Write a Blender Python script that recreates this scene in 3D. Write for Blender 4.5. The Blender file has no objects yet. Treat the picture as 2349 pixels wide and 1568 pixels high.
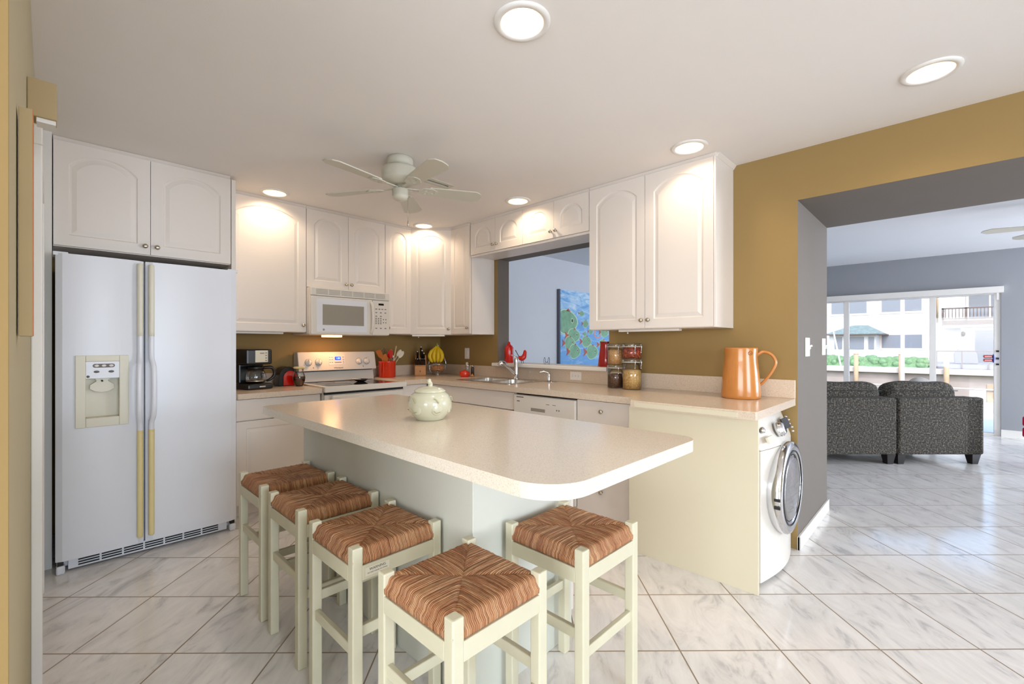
import bpy, bmesh, math, random
from mathutils import Vector, Matrix
from mathutils.geometry import delaunay_2d_cdt
sc = bpy.context.scene
PI = math.pi
random.seed(7)

# ------------------------------------------------------------------ camera, world, sun, exposure
A = math.radians(44.1737)                      # heading between the two kitchen walls
cam = bpy.data.objects.new('camera', bpy.data.cameras.new('camera'))
sc.collection.objects.link(cam)
cam.data.sensor_width = 36.0
cam.data.lens = 36.0 * 1032.9 / 2349.0
cam.data.shift_y = 5.8 / 2349.0
cam.data.clip_start = 0.02
cam.data.clip_end = 300
cam.location = (-3.1853, -4.2617, 1.2514)
cam.rotation_euler = (PI / 2, 0, A - PI / 2)
sc.camera = cam

world = bpy.data.worlds.new('sky')
sc.world = world
world.use_nodes = True
wn = world.node_tree
sky = wn.nodes.new('ShaderNodeTexSky')
sky.sky_type = 'NISHITA'
sky.sun_disc = False
sky.sun_elevation = math.radians(42)
sky.sun_rotation = math.radians(250)
sky.air_density = 1.0
sky.dust_density = 2.0
wn.links.new(sky.outputs[0], wn.nodes['Background'].inputs['Color'])
wn.nodes['Background'].inputs['Strength'].default_value = 0.40

def light(name, kind, loc, energy, color, rot=(0, 0, 0), **kw):
    d = bpy.data.lights.new(name, kind)
    d.energy = energy
    d.color = color
    portal = kw.pop('portal', False)
    for k, v in kw.items():
        setattr(d, k, v)
    if portal:
        d.cycles.is_portal = True
    o = bpy.data.objects.new(name, d)
    o.location = loc
    o.rotation_euler = rot
    sc.collection.objects.link(o)
    return o

light('sun', 'SUN', (0, 0, 20), 1.25, (1.0, 0.98, 0.95), (math.radians(42), 0, math.radians(-62)), angle=0.02)
# daylight through the two openings of the house that lie behind the photographer, and the patio doors; plus an added living room fill
light('dining_window_daylight', 'AREA', (-3.2, -9.42, 1.35), 150, (0.72, 0.84, 1.0), (-PI / 2, 0, PI),
      shape='RECTANGLE', size=2.6, size_y=1.9)
light('nook_window_daylight', 'AREA', (-8.42, -5.9, 1.3), 165, (0.72, 0.83, 1.0), (0, -PI / 2, 0),
      shape='RECTANGLE', size=1.9, size_y=4.4)
light('patio_door_portal', 'AREA', (5.97, -2.7, 1.0), 1, (1, 1, 1), (0, PI / 2, 0),
      shape='RECTANGLE', size=1.95, size_y=4.2, portal=True)
light('living_fill_lamp', 'AREA', (4.25, -9.42, 1.3), 260, (0.80, 0.88, 1.0), (-PI / 2, 0, PI),
      shape='RECTANGLE', size=2.6, size_y=1.9)  # added fill lamp to brighten the living room, not a known window

vs = sc.view_settings
vs.view_transform = 'Standard'
vs.look = 'None'
vs.gamma = 1.0
vs.use_curve_mapping = False
vs.exposure = 0.42
sc.cycles.sample_clamp_indirect = 4.0
sc.cycles.max_bounces = 9
sc.cycles.diffuse_bounces = 5
sc.cycles.glossy_bounces = 4
sc.cycles.caustics_reflective = False
sc.cycles.caustics_refractive = False

# ------------------------------------------------------------------ materials
def lin(c):
    return tuple((x / 12.92 if x <= 0.04045 else ((x + 0.055) / 1.055) ** 2.4) for x in [v / 255.0 for v in c[:3]]) + (1.0,)

class NT:
    def __init__(s, nt):
        s.nt = nt
    def n(s, t, **kw):
        o = s.nt.nodes.new(t)
        for k, v in kw.items():
            if k.startswith('i_'):
                o.inputs[k[2:].replace('_', ' ')].default_value = v
            elif k.startswith('x'):
                o.inputs[int(k[1:])].default_value = v
            else:
                setattr(o, k, v)
        return o
    def l(s, a, b):
        s.nt.links.new(a, b)
    def math(s, op, a, b=None, c=None):
        m = s.n('ShaderNodeMath', operation=op)
        for i, v in enumerate((a, b, c)):
            if v is None:
                continue
            if isinstance(v, (int, float)):
                m.inputs[i].default_value = v
            else:
                s.l(v, m.inputs[i])
        return m.outputs[0]
    def mix(s, f, a, b):
        m = s.n('ShaderNodeMix', data_type='RGBA')
        for i, v in ((0, f), (6, a), (7, b)):
            if isinstance(v, (int, float, tuple)):
                m.inputs[i].default_value = v
            else:
                s.l(v, m.inputs[i])
        return m.outputs[2]

def mat(name, col, rough=0.5, metal=0.0, var=0.03, scale=6.0, bump=0.0, bscale=120.0, spec=0.5, coat=0.0, emis=None, estr=0.0, trans=0.0, sheen=0.0):
    m = bpy.data.materials.new(name)
    m.use_nodes = True
    t = NT(m.node_tree)
    b = m.node_tree.nodes['Principled BSDF']
    c = lin(col)
    tc = t.n('ShaderNodeTexCoord')
    ns = t.n('ShaderNodeTexNoise', i_Scale=scale, i_Detail=3.0)
    t.l(tc.outputs['Object'], ns.inputs['Vector'])
    dark = tuple(max(0, x * (1 - var)) for x in c[:3]) + (1,)
    lite = tuple(min(1, x * (1 + var)) for x in c[:3]) + (1,)
    t.l(t.mix(ns.outputs['Fac'], dark, lite), b.inputs['Base Color'])
    b.inputs['Roughness'].default_value = rough
    b.inputs['Metallic'].default_value = metal
    b.inputs['Specular IOR Level'].default_value = spec
    b.inputs['Coat Weight'].default_value = coat
    b.inputs['Transmission Weight'].default_value = trans
    if emis:
        b.inputs['Emission Color'].default_value = lin(emis)
        b.inputs['Emission Strength'].default_value = estr
    if bump:
        n2 = t.n('ShaderNodeTexNoise', i_Scale=bscale, i_Detail=2.0)
        t.l(tc.outputs['Object'], n2.inputs['Vector'])
        bp = t.n('ShaderNodeBump', i_Strength=bump, i_Distance=0.002)
        t.l(n2.outputs['Fac'], bp.inputs['Height'])
        t.l(bp.outputs['Normal'], b.inputs['Normal'])
    return m

def thin_glass(name, tint=(1, 1, 1, 1), refl=0.08):
    m = bpy.data.materials.new(name)
    m.use_nodes = True
    t = NT(m.node_tree)
    m.node_tree.nodes.remove(m.node_tree.nodes['Principled BSDF'])
    tr = t.n('ShaderNodeBsdfTransparent')
    tr.inputs[0].default_value = tint
    gl = t.n('ShaderNodeBsdfGlossy')
    gl.inputs['Roughness'].default_value = 0.03
    lw = t.n('ShaderNodeLayerWeight', i_Blend=0.25)
    mx = t.n('ShaderNodeMixShader')
    t.l(t.math('MULTIPLY_ADD', lw.outputs['Fresnel'], 0.7, refl), mx.inputs[0])
    t.l(tr.outputs[0], mx.inputs[1])
    t.l(gl.outputs[0], mx.inputs[2])
    t.l(mx.outputs[0], m.node_tree.nodes['Material Output'].inputs['Surface'])
    return m

def speckle(name, col, dark, lite, rough=0.25):
    m = bpy.data.materials.new(name)
    m.use_nodes = True
    t = NT(m.node_tree)
    b = m.node_tree.nodes['Principled BSDF']
    tc = t.n('ShaderNodeTexCoord')
    v = t.n('ShaderNodeTexVoronoi', i_Scale=420.0)
    t.l(tc.outputs['Object'], v.inputs['Vector'])
    n = t.n('ShaderNodeTexNoise', i_Scale=260.0, i_Detail=2.0)
    t.l(tc.outputs['Object'], n.inputs['Vector'])
    sx = t.n('ShaderNodeSeparateColor')
    t.l(v.outputs['Color'], sx.inputs[0])
    a1 = t.mix(t.math('GREATER_THAN', sx.outputs[0], 0.86), lin(col), lin(dark))
    a2 = t.mix(t.math('GREATER_THAN', n.outputs['Fac'], 0.62), a1, lin(lite))
    t.l(a2, b.inputs['Base Color'])
    b.inputs['Roughness'].default_value = rough
    b.inputs['Specular IOR Level'].default_value = 0.5
    return m

def floor_material():
    m = bpy.data.materials.new('marble_tile')
    m.use_nodes = True
    t = NT(m.node_tree)
    b = m.node_tree.nodes['Principled BSDF']
    tc = t.n('ShaderNodeTexCoord')
    mp = t.n('ShaderNodeMapping', vector_type='TEXTURE')
    mp.inputs['Location'].default_value = (-0.514, -3.769, 0)
    mp.inputs['Rotation'].default_value = (0, 0, math.radians(44.6))
    mp.inputs['Scale'].default_value = (0.412, 0.412, 1)
    t.l(tc.outputs['Object'], mp.inputs[0])
    sp = t.n('ShaderNodeSeparateXYZ')
    t.l(mp.outputs[0], sp.inputs[0])
    g = None
    for ax in (0, 1):
        f = t.math('FRACT', sp.outputs[ax])
        d = t.math('ABSOLUTE', t.math('SUBTRACT', f, 0.5))
        k = t.math('GREATER_THAN', d, 0.4925)
        g = k if g is None else t.math('MAXIMUM', g, k)
    fl = t.n('ShaderNodeVectorMath', operation='FLOOR')
    t.l(mp.outputs[0], fl.inputs[0])
    wn_ = t.n('ShaderNodeTexWhiteNoise', noise_dimensions='2D')
    t.l(fl.outputs[0], wn_.inputs['Vector'])
    ad = t.n('ShaderNodeVectorMath', operation='MULTIPLY_ADD')
    t.l(wn_.outputs['Color'], ad.inputs[0])
    ad.inputs[1].default_value = (9, 9, 9)
    t.l(mp.outputs[0], ad.inputs[2])
    n1 = t.n('ShaderNodeTexNoise', i_Scale=1.3, i_Detail=7.0, i_Roughness=0.62, i_Distortion=1.6)
    mp2 = t.n('ShaderNodeMapping')
    mp2.inputs['Scale'].default_value = (1.0, 2.6, 1.0)
    mp2.inputs['Rotation'].default_value = (0, 0, 0.5)
    t.l(ad.outputs[0], mp2.inputs[0])
    t.l(mp2.outputs[0], n1.inputs['Vector'])
    r = t.n('ShaderNodeValToRGB')
    e = r.color_ramp.elements
    e[0].position = 0.30; e[0].color = lin((192, 189, 188))
    e[1].position = 0.60; e[1].color = lin((236, 232, 228))
    e2 = r.color_ramp.elements.new(0.44); e2.color = lin((226, 222, 218))
    t.l(n1.outputs['Fac'], r.inputs[0])
    t.l(t.mix(g, r.outputs[0], lin((150, 132, 112))), b.inputs['Base Color'])
    t.l(t.math('MULTIPLY_ADD', g, 0.5, 0.12), b.inputs['Roughness'])
    bp = t.n('ShaderNodeBump', i_Strength=0.4, i_Distance=0.002)
    t.l(t.math('SUBTRACT', 1.0, g), bp.inputs['Height'])
    t.l(bp.outputs['Normal'], b.inputs['Normal'])
    return m

def rush_material():
    m = bpy.data.materials.new('woven_rush')
    m.use_nodes = True
    t = NT(m.node_tree)
    b = m.node_tree.nodes['Principled BSDF']
    tc = t.n('ShaderNodeTexCoord')
    sp = t.n('ShaderNodeSeparateXYZ')
    t.l(tc.outputs['Object'], sp.inputs[0])
    ax = t.math('ABSOLUTE', sp.outputs[0]); ay = t.math('ABSOLUTE', sp.outputs[1])
    q = t.math('GREATER_THAN', ax, ay)                     # 1: strands run along x
    # coordinate across the strands, and along them
    ac = t.math('ADD', t.math('MULTIPLY', q, sp.outputs[1]), t.math('MULTIPLY', t.math('SUBTRACT', 1.0, q), sp.outputs[0]))
    al = t.math('ADD', t.math('MULTIPLY', q, sp.outputs[0]), t.math('MULTIPLY', t.math('SUBTRACT', 1.0, q), sp.outputs[1]))
    cv = t.n('ShaderNodeCombineXYZ')
    t.l(t.math('MULTIPLY', ac, 26.0), cv.inputs[0])
    t.l(t.math('MULTIPLY', al, 2.4), cv.inputs[1])
    t.l(t.math('MULTIPLY', q, 7.0), cv.inputs[2])
    oi = t.n('ShaderNodeObjectInfo')
    n1 = t.n('ShaderNodeTexNoise', noise_dimensions='4D', i_Scale=6.0, i_Detail=4.0, i_Roughness=0.6)
    t.l(cv.outputs[0], n1.inputs['Vector'])
    t.l(t.math('MULTIPLY', oi.outputs['Random'], 40.0), n1.inputs['W'])
    n3 = t.n('ShaderNodeTexNoise', noise_dimensions='4D', i_Scale=1.1, i_Detail=2.0)
    t.l(cv.outputs[0], n3.inputs['Vector'])
    t.l(t.math('MULTIPLY', oi.outputs['Random'], 40.0), n3.inputs['W'])
    r = t.n('ShaderNodeValToRGB')
    e = r.color_ramp.elements
    e[0].position = 0.3; e[0].color = lin((122, 66, 36))
    e[1].position = 0.72; e[1].color = lin((240, 202, 158))
    k = r.color_ramp.elements.new(0.46); k.color = lin((190, 126, 82))
    k = r.color_ramp.elements.new(0.58); k.color = lin((220, 166, 120))
    t.l(t.math('ADD', t.math('MULTIPLY', n1.outputs['Fac'], 0.7), t.math('MULTIPLY', n3.outputs['Fac'], 0.3)), r.inputs[0])
    t.l(r.outputs[0], b.inputs['Base Color'])
    b.inputs['Roughness'].default_value = 0.6
    wv = t.math('SINE', t.math('ADD', t.math('MULTIPLY', ac, 1150.0), t.math('MULTIPLY', n3.outputs['Fac'], 9.0)))
    bp = t.n('ShaderNodeBump', i_Strength=0.75, i_Distance=0.004)
    t.l(t.math('ADD', wv, t.math('MULTIPLY', n1.outputs['Fac'], 2.0)), bp.inputs['Height'])
    t.l(bp.outputs['Normal'], b.inputs['Normal'])
    return m

def tweed_material():
    m = bpy.data.materials.new('charcoal_tweed')
    m.use_nodes = True
    t = NT(m.node_tree)
    b = m.node_tree.nodes['Principled BSDF']
    tc = t.n('ShaderNodeTexCoord')
    n1 = t.n('ShaderNodeTexNoise', i_Scale=62.0, i_Detail=3.0, i_Roughness=0.75)
    t.l(tc.outputs['Object'], n1.inputs['Vector'])
    r = t.n('ShaderNodeValToRGB')
    e = r.color_ramp.elements
    e[0].position = 0.38; e[0].color = lin((34, 32, 30))
    e[1].position = 0.68; e[1].color = lin((132, 124, 110))
    k = r.color_ramp.elements.new(0.52); k.color = lin((68, 64, 58))
    t.l(n1.outputs['Fac'], r.inputs[0])
    t.l(r.outputs[0], b.inputs['Base Color'])
    b.inputs['Roughness'].default_value = 0.95
    bp = t.n('ShaderNodeBump', i_Strength=0.5, i_Distance=0.003)
    t.l(n1.outputs['Fac'], bp.inputs['Height'])
    t.l(bp.outputs['Normal'], b.inputs['Normal'])
    return m

def sea_material():
    m = bpy.data.materials.new('painted_sea')
    m.use_nodes = True
    t = NT(m.node_tree)
    b = m.node_tree.nodes['Principled BSDF']
    tc = t.n('ShaderNodeTexCoord')
    mp = t.n('ShaderNodeMapping')
    mp.inputs['Scale'].default_value = (2.2, 1, 7.0)
    t.l(tc.outputs['Object'], mp.inputs[0])
    n1 = t.n('ShaderNodeTexNoise', i_Scale=1.6, i_Detail=6.0, i_Roughness=0.65, i_Distortion=0.9)
    t.l(mp.outputs[0], n1.inputs['Vector'])
    sp = t.n('ShaderNodeSeparateXYZ')
    t.l(tc.outputs['Object'], sp.inputs[0])
    h = t.math('MULTIPLY', t.math('SUBTRACT', sp.outputs[2], 1.5), 0.16)
    r = t.n('ShaderNodeValToRGB')
    e = r.color_ramp.elements
    e[0].position = 0.30; e[0].color = lin((116, 172, 228))
    e[1].position = 0.62; e[1].color = lin((230, 241, 250))
    k = r.color_ramp.elements.new(0.46); k.color = lin((168, 210, 244))
    t.l(t.math('ADD', n1.outputs['Fac'], h), r.inputs[0])
    t.l(r.outputs[0], b.inputs['Base Color'])
    b.inputs['Roughness'].default_value = 0.6
    return m

def grains(name, cols, scale, rough=0.7):
    m = bpy.data.materials.new(name)
    m.use_nodes = True
    t = NT(m.node_tree)
    b = m.node_tree.nodes['Principled BSDF']
    tc = t.n('ShaderNodeTexCoord')
    v = t.n('ShaderNodeTexVoronoi', i_Scale=scale)
    t.l(tc.outputs['Object'], v.inputs['Vector'])
    sx = t.n('ShaderNodeSeparateColor')
    t.l(v.outputs['Color'], sx.inputs[0])
    r = t.n('ShaderNodeValToRGB')
    e = r.color_ramp.elements
    e[0].position = 0.0; e[0].color = lin(cols[0])
    e[1].position = 1.0; e[1].color = lin(cols[-1])
    for i, c in enumerate(cols[1:-1]):
        k = e.new((i + 1) / (len(cols) - 1)); k.color = lin(c)
    t.l(sx.outputs[0], r.inputs[0])
    t.l(r.outputs[0], b.inputs['Base Color'])
    b.inputs['Roughness'].default_value = rough
    bp = t.n('ShaderNodeBump', i_Strength=0.6, i_Distance=0.002)
    t.l(v.outputs['Distance'], bp.inputs['Height'])
    t.l(bp.outputs['Normal'], b.inputs['Normal'])
    return m

M = {}
M['ceil'] = mat('ceiling_paint', (236, 231, 226), 0.9, var=0.012, bump=0.15, bscale=300)
M['ceil2'] = mat('living_ceiling_paint', (226, 226, 228), 0.9, var=0.012)
M['gold'] = mat('olive_gold_paint', (148, 121, 72), 0.75, var=0.03, bump=0.1, bscale=250)
M['grey'] = mat('grey_paint', (112, 103, 94), 0.7, var=0.03)
M['grey2'] = mat('living_grey_paint', (150, 152, 156), 0.8, var=0.02)
M['pale'] = mat('pale_blue_grey_paint', (214, 216, 222), 0.85, var=0.02)
M['cream'] = mat('cream_wall_paint', (190, 180, 148), 0.8, var=0.03)
M['floor'] = floor_material()
M['white'] = mat('white_foil_cabinet', (228, 219, 210), 0.38, var=0.01)
M['trim'] = mat('white_trim_paint', (232, 228, 222), 0.45, var=0.01)
M['fridge'] = mat('fridge_enamel', (226, 227, 232), 0.28, var=0.01, bump=0.12, bscale=500)
M['panelw'] = mat('cream_panel_laminate', (212, 202, 176), 0.5, var=0.015)
M['appl'] = mat('appliance_white', (224, 217, 207), 0.25, var=0.01)
M['bisque'] = mat('bisque_plastic', (222, 216, 196), 0.4, var=0.02)
M['bisque2'] = mat('yellowed_plastic', (226, 208, 150), 0.4, var=0.02)
M['ctop'] = speckle('speckled_beige_laminate', (214, 196, 176), (190, 171, 150), (222, 206, 186), 0.2)
M['itop'] = speckle('speckled_ivory_surface', (232, 221, 205), (216, 203, 184), (240, 231, 217), 0.18)
M['ibase'] = mat('sage_white_paint', (210, 211, 200), 0.6, var=0.04, scale=3)
M['stool'] = mat('pale_green_paint', (208, 202, 176), 0.45, var=0.05, scale=14, bump=0.15, bscale=40)
M['rush'] = rush_material()
M['chrome'] = mat('chrome', (220, 220, 222), 0.12, metal=1.0)
M['steel'] = mat('brushed_steel', (190, 186, 180), 0.24, metal=1.0)
M['nickel'] = mat('brushed_nickel', (196, 186, 168), 0.3, metal=1.0)
M['black'] = mat('black_plastic', (14, 14, 15), 0.3)
M['dark'] = mat('dark_recess', (28, 26, 24), 0.6)
M['blackglass'] = mat('black_ceramic_glass', (22, 20, 20), 0.06, spec=0.8)
M['mwin'] = mat('grey_screened_glass', (150, 143, 130), 0.25)
M['printgrey'] = mat('grey_print', (110, 104, 98), 0.5)
M['darkprint'] = mat('dark_print', (52, 48, 46), 0.5)
M['lcd'] = mat('blue_display', (10, 20, 90), 0.2, emis=(20, 50, 235), estr=1.6)
M['lcdtxt'] = mat('display_digits', (120, 190, 255), 0.3, emis=(120, 190, 255), estr=3.0)
M['lcdblk'] = mat('dark_display', (24, 16, 6), 0.2)
M['red'] = mat('red_glaze', (196, 20, 10), 0.15, var=0.06, coat=0.5)
M['orangered'] = mat('orange_red_glaze', (212, 42, 10), 0.15, var=0.05, coat=0.5)
M['darkred'] = mat('dark_red_glaze', (160, 14, 12), 0.18, var=0.08, coat=0.4)
M['terra'] = mat('ochre_orange_glaze', (192, 126, 62), 0.22, var=0.1, scale=14, coat=0.3)
M['terra2'] = mat('ochre_stamp', (150, 82, 24), 0.3)
M['celadon'] = mat('celadon_glaze', (206, 204, 180), 0.12, var=0.04, coat=0.6)
M['celshade'] = mat('celadon_relief', (170, 166, 132), 0.2, var=0.05, coat=0.4)
M['wood'] = mat('pale_beech', (206, 146, 92), 0.5, var=0.12, scale=20)
M['wood2'] = mat('spoon_wood', (190, 112, 52), 0.5, var=0.15, scale=20)
M['banana'] = mat('banana_skin', (232, 196, 36), 0.45, var=0.1, scale=20)
M['bangreen'] = mat('banana_stem', (150, 160, 50), 0.5, var=0.1)
M['loaf'] = mat('bread_crust', (196, 128, 74), 0.7, var=0.25, scale=30, bump=0.6, bscale=60)
M['glass'] = thin_glass('clear_glass', (0.97, 0.98, 0.97, 1), 0.07)
M['pane'] = thin_glass('window_pane', (0.98, 0.99, 1, 1), 0.02)
M['coffee'] = mat('brown_liquid', (70, 30, 12), 0.1)
M['flakes'] = grains('rice_grain', [(214, 160, 100), (228, 178, 122), (198, 142, 84)], 160)
M['beans'] = grains('red_mixed_beans', [(120, 22, 14), (208, 92, 40), (90, 14, 16), (190, 60, 30)], 90)
M['lentil'] = grains('brown_lentils', [(74, 44, 30), (110, 70, 44), (58, 34, 24), (128, 84, 50)], 190)
M['oats'] = grains('golden_pasta', [(222, 176, 104), (200, 150, 76), (236, 198, 132), (188, 136, 66)], 130)
M['tweed'] = tweed_material()
M['sofaleg'] = mat('dark_wood_leg', (30, 24, 22), 0.35)
M['stripe'] = mat('grey_striped_fabric', (176, 172, 168), 0.9, var=0.2, scale=40)
M['pink'] = mat('magenta_paint', (196, 8, 62), 0.3)
M['sea'] = sea_material()
M['fish'] = mat('painted_fish_green', (132, 178, 146), 0.6, var=0.35, scale=14)
M['fishline'] = mat('painted_pale_outline', (206, 232, 190), 0.6)
M['fishred'] = mat('painted_fish_tail', (196, 96, 78), 0.6)
M['salmon'] = mat('painted_salmon_ring', (240, 150, 128), 0.6)
M['canvasedge'] = mat('canvas_edge', (110, 110, 122), 0.7)
M['ochrecanvas'] = mat('ochre_board', (174, 152, 112), 0.8, var=0.05)
M['house'] = mat('white_stucco', (214, 216, 220), 0.9, var=0.02)
M['housewin'] = mat('house_window_glass', (120, 128, 142), 0.15)
M['roofm'] = mat('grey_green_roof_tile', (120, 138, 138), 0.8, var=0.5, scale=7)
M['hedge'] = mat('hedge_leaf', (112, 146, 108), 0.8, var=0.5, scale=9, bump=1.0, bscale=12)
M['brown'] = mat('weathered_brown_wood', (96, 84, 82), 0.8)
M['post'] = mat('weathered_piling', (190, 164, 134), 0.85, var=0.15)
M['conc'] = mat('stained_concrete', (166, 156, 150), 0.9, var=0.25, scale=1.2)
M['cap'] = mat('pale_concrete', (222, 212, 202), 0.85)
M['water'] = mat('canal_water', (96, 108, 104), 0.12, var=0.2, scale=2, bump=0.8, bscale=3)
M['patio'] = mat('patio_tile', (240, 240, 238), 0.6)
M['cover'] = mat('grey_grill_cover', (120, 122, 134), 0.8)
M['bluecloth'] = mat('blue_boat_cover', (52, 84, 168), 0.7)
M['bamboo'] = mat('bamboo', (206, 178, 140), 0.6, var=0.15, scale=10)
M['bulb'] = mat('lamp_glow', (255, 240, 214), 0.4, emis=(255, 232, 196), estr=9.0)
M['baffle'] = mat('white_baffle', (240, 226, 200), 0.35)
M['hoodglow'] = mat('hood_lamp_glow', (255, 220, 180), 0.4, emis=(255, 190, 130), estr=5.0)
M['cooler'] = mat('fan_white', (204, 200, 184), 0.4)

# ------------------------------------------------------------------ geometry helpers
class MB:
    def __init__(s):
        s.bm = bmesh.new()
        s.mats = []
        s.F = Matrix.Identity(4)
    def mi(s, m):
        if m not in s.mats:
            s.mats.append(m)
        return s.mats.index(m)
    def add(s, vs, fs, m, smooth=False):
        k = s.mi(m)
        V = [s.bm.verts.new(s.F @ Vector(v)) for v in vs]
        for f in fs:
            try:
                fc = s.bm.faces.new([V[i] for i in f])
                fc.material_index = k
                fc.smooth = smooth
            except ValueError:
                pass
        return s
    def box(s, x0, y0, z0, x1, y1, z1, m='white'):
        x0, x1 = sorted((x0, x1)); y0, y1 = sorted((y0, y1)); z0, z1 = sorted((z0, z1))
        v = [(x, y, z) for z in (z0, z1) for y in (y0, y1) for x in (x0, x1)]
        return s.add(v, [(0, 2, 3, 1), (4, 5, 7, 6), (0, 1, 5, 4), (2, 6, 7, 3), (0, 4, 6, 2), (1, 3, 7, 5)], m)
    def lathe(s, prof, m, c=(0, 0, 0), n=32, smooth=True, sx=1, sy=1):
        vs = []; fs = []
        for r, z in prof:
            for i in range(n):
                a = 2 * PI * i / n
                vs.append((c[0] + r * sx * math.cos(a), c[1] + r * sy * math.sin(a), c[2] + z))
        for j in range(len(prof) - 1):
            for i in range(n):
                k = (i + 1) % n
                fs.append((j * n + i, j * n + k, (j + 1) * n + k, (j + 1) * n + i))
        if prof[0][0] > 1e-6:
            fs.append(tuple(range(n - 1, -1, -1)))
        if prof[-1][0] > 1e-6:
            fs.append(tuple((len(prof) - 1) * n + i for i in range(n)))
        s.add(vs, fs, m, smooth)
        return s
    def cyl(s, p0, p1, r0, m, r1=None, n=16, smooth=True):
        p0 = Vector(p0); p1 = Vector(p1); r1 = r0 if r1 is None else r1
        q = (p1 - p0).to_track_quat('Z', 'Y').to_matrix()
        vs = []
        for p, r in ((p0, r0), (p1, r1)):
            for i in range(n):
                a = 2 * PI * i / n
                vs.append(p + q @ Vector((r * math.cos(a), r * math.sin(a), 0)))
        fs = [(i, (i + 1) % n, n + (i + 1) % n, n + i) for i in range(n)]
        fs += [tuple(range(n - 1, -1, -1)), tuple(range(n, 2 * n))]
        return s.add(vs, fs, m, smooth)
    def tube(s, pts, rad, m, n=10, smooth=True, flat=1.0, sm=True):
        pts = [Vector(p) for p in pts]
        if not isinstance(rad, (list, tuple)):
            rad = [rad] * len(pts)
        if 3 <= len(pts) <= 12 and sm:
            P_, R_ = [], []
            N = len(pts)
            for i in range(N - 1):
                a, b_, c_, d_ = pts[max(i - 1, 0)], pts[i], pts[i + 1], pts[min(i + 2, N - 1)]
                for k in range(5):
                    q = k / 5
                    P_.append(0.5 * ((2 * b_) + (c_ - a) * q + (2 * a - 5 * b_ + 4 * c_ - d_) * q * q + (3 * b_ - a - 3 * c_ + d_) * q ** 3))
                    R_.append(rad[i] + (rad[i + 1] - rad[i]) * q)
            pts, rad = P_ + [pts[-1]], R_ + [rad[-1]]
        vs = []; fs = []
        up = None
        for i, p in enumerate(pts):
            d = (pts[min(i + 1, len(pts) - 1)] - pts[max(i - 1, 0)]).normalized()
            if up is None:
                up = Vector((0, 0, 1)) if abs(d.z) < 0.9 else Vector((1, 0, 0))
            a = d.cross(up).normalized(); b = a.cross(d).normalized(); up = b
            for k in range(n):
                t = 2 * PI * k / n
                vs.append(p + a * (rad[i] * math.cos(t)) + b * (rad[i] * flat * math.sin(t)))
        for i in range(len(pts) - 1):
            for k in range(n):
                j = (k + 1) % n
                fs.append((i * n + k, i * n + j, (i + 1) * n + j, (i + 1) * n + k))
        fs += [tuple(range(n - 1, -1, -1)), tuple((len(pts) - 1) * n + k for k in range(n))]
        return s.add(vs, fs, m, smooth)
    def ball(s, c, r, m, n=20, k=12):
        r = (r, r, r) if isinstance(r, (int, float)) else r
        prof = [(math.sin(PI * i / k), -math.cos(PI * i / k)) for i in range(k + 1)]
        vs = []; fs = []
        for a, z in prof:
            for i in range(n):
                t = 2 * PI * i / n
                vs.append((c[0] + r[0] * a * math.cos(t), c[1] + r[1] * a * math.sin(t), c[2] + r[2] * z))
        for j in range(k):
            for i in range(n):
                q = (i + 1) % n
                fs.append((j * n + i, j * n + q, (j + 1) * n + q, (j + 1) * n + i))
        return s.add(vs, fs, m, True)
    def prism(s, poly, h0, h1, m, axis='z', smooth=False):
        n = len(poly)
        def P(p, h):
            return {'z': (p[0], p[1], h), 'y': (p[0], h, p[1]), 'x': (h, p[0], p[1])}[axis]
        vs = [P(p, h0) for p in poly] + [P(p, h1) for p in poly]
        fs = [tuple(range(n)), tuple(range(2 * n - 1, n - 1, -1))]
        fs += [((i + 1) % n, i, n + i, n + (i + 1) % n) for i in range(n)]
        return s.add(vs, fs, m, smooth)
    def plate(s, outer, holes, z0, z1, m, m_side=None):
        """horizontal slab with holes"""
        pts = list(outer); edges = [(i, (i + 1) % len(outer)) for i in range(len(outer))]
        for h in holes:
            b = len(pts); pts += h
            edges += [(b + i, b + (i + 1) % len(h)) for i in range(len(h))]
        vo, eo, fo, *_ = delaunay_2d_cdt([Vector(p) for p in pts], edges, [], 0, 1e-6)
        def inside(p, poly):
            c = False; j = len(poly) - 1
            for i in range(len(poly)):
                xi, yi = poly[i]; xj, yj = poly[j]
                if (yi > p[1]) != (yj > p[1]) and p[0] < (xj - xi) * (p[1] - yi) / (yj - yi) + xi:
                    c = not c
                j = i
            return c
        keep = []
        for f in fo:
            c = sum((Vector(vo[i]) for i in f), Vector((0, 0))) / len(f)
            if inside(c, outer) and not any(inside(c, h) for h in holes):
                keep.append(f)
        s.add([(v[0], v[1], z1) for v in vo], keep, m)
        if z0 != z1:
            s.add([(v[0], v[1], z0) for v in vo], [tuple(reversed(f)) for f in keep], m)
            for lp in [outer] + list(holes):
                n = len(lp)
                s.add([(p[0], p[1], z0) for p in lp] + [(p[0], p[1], z1) for p in lp],
                      [(i, (i + 1) % n, n + (i + 1) % n, n + i) for i in range(n)], m_side or m)
        return s

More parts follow.
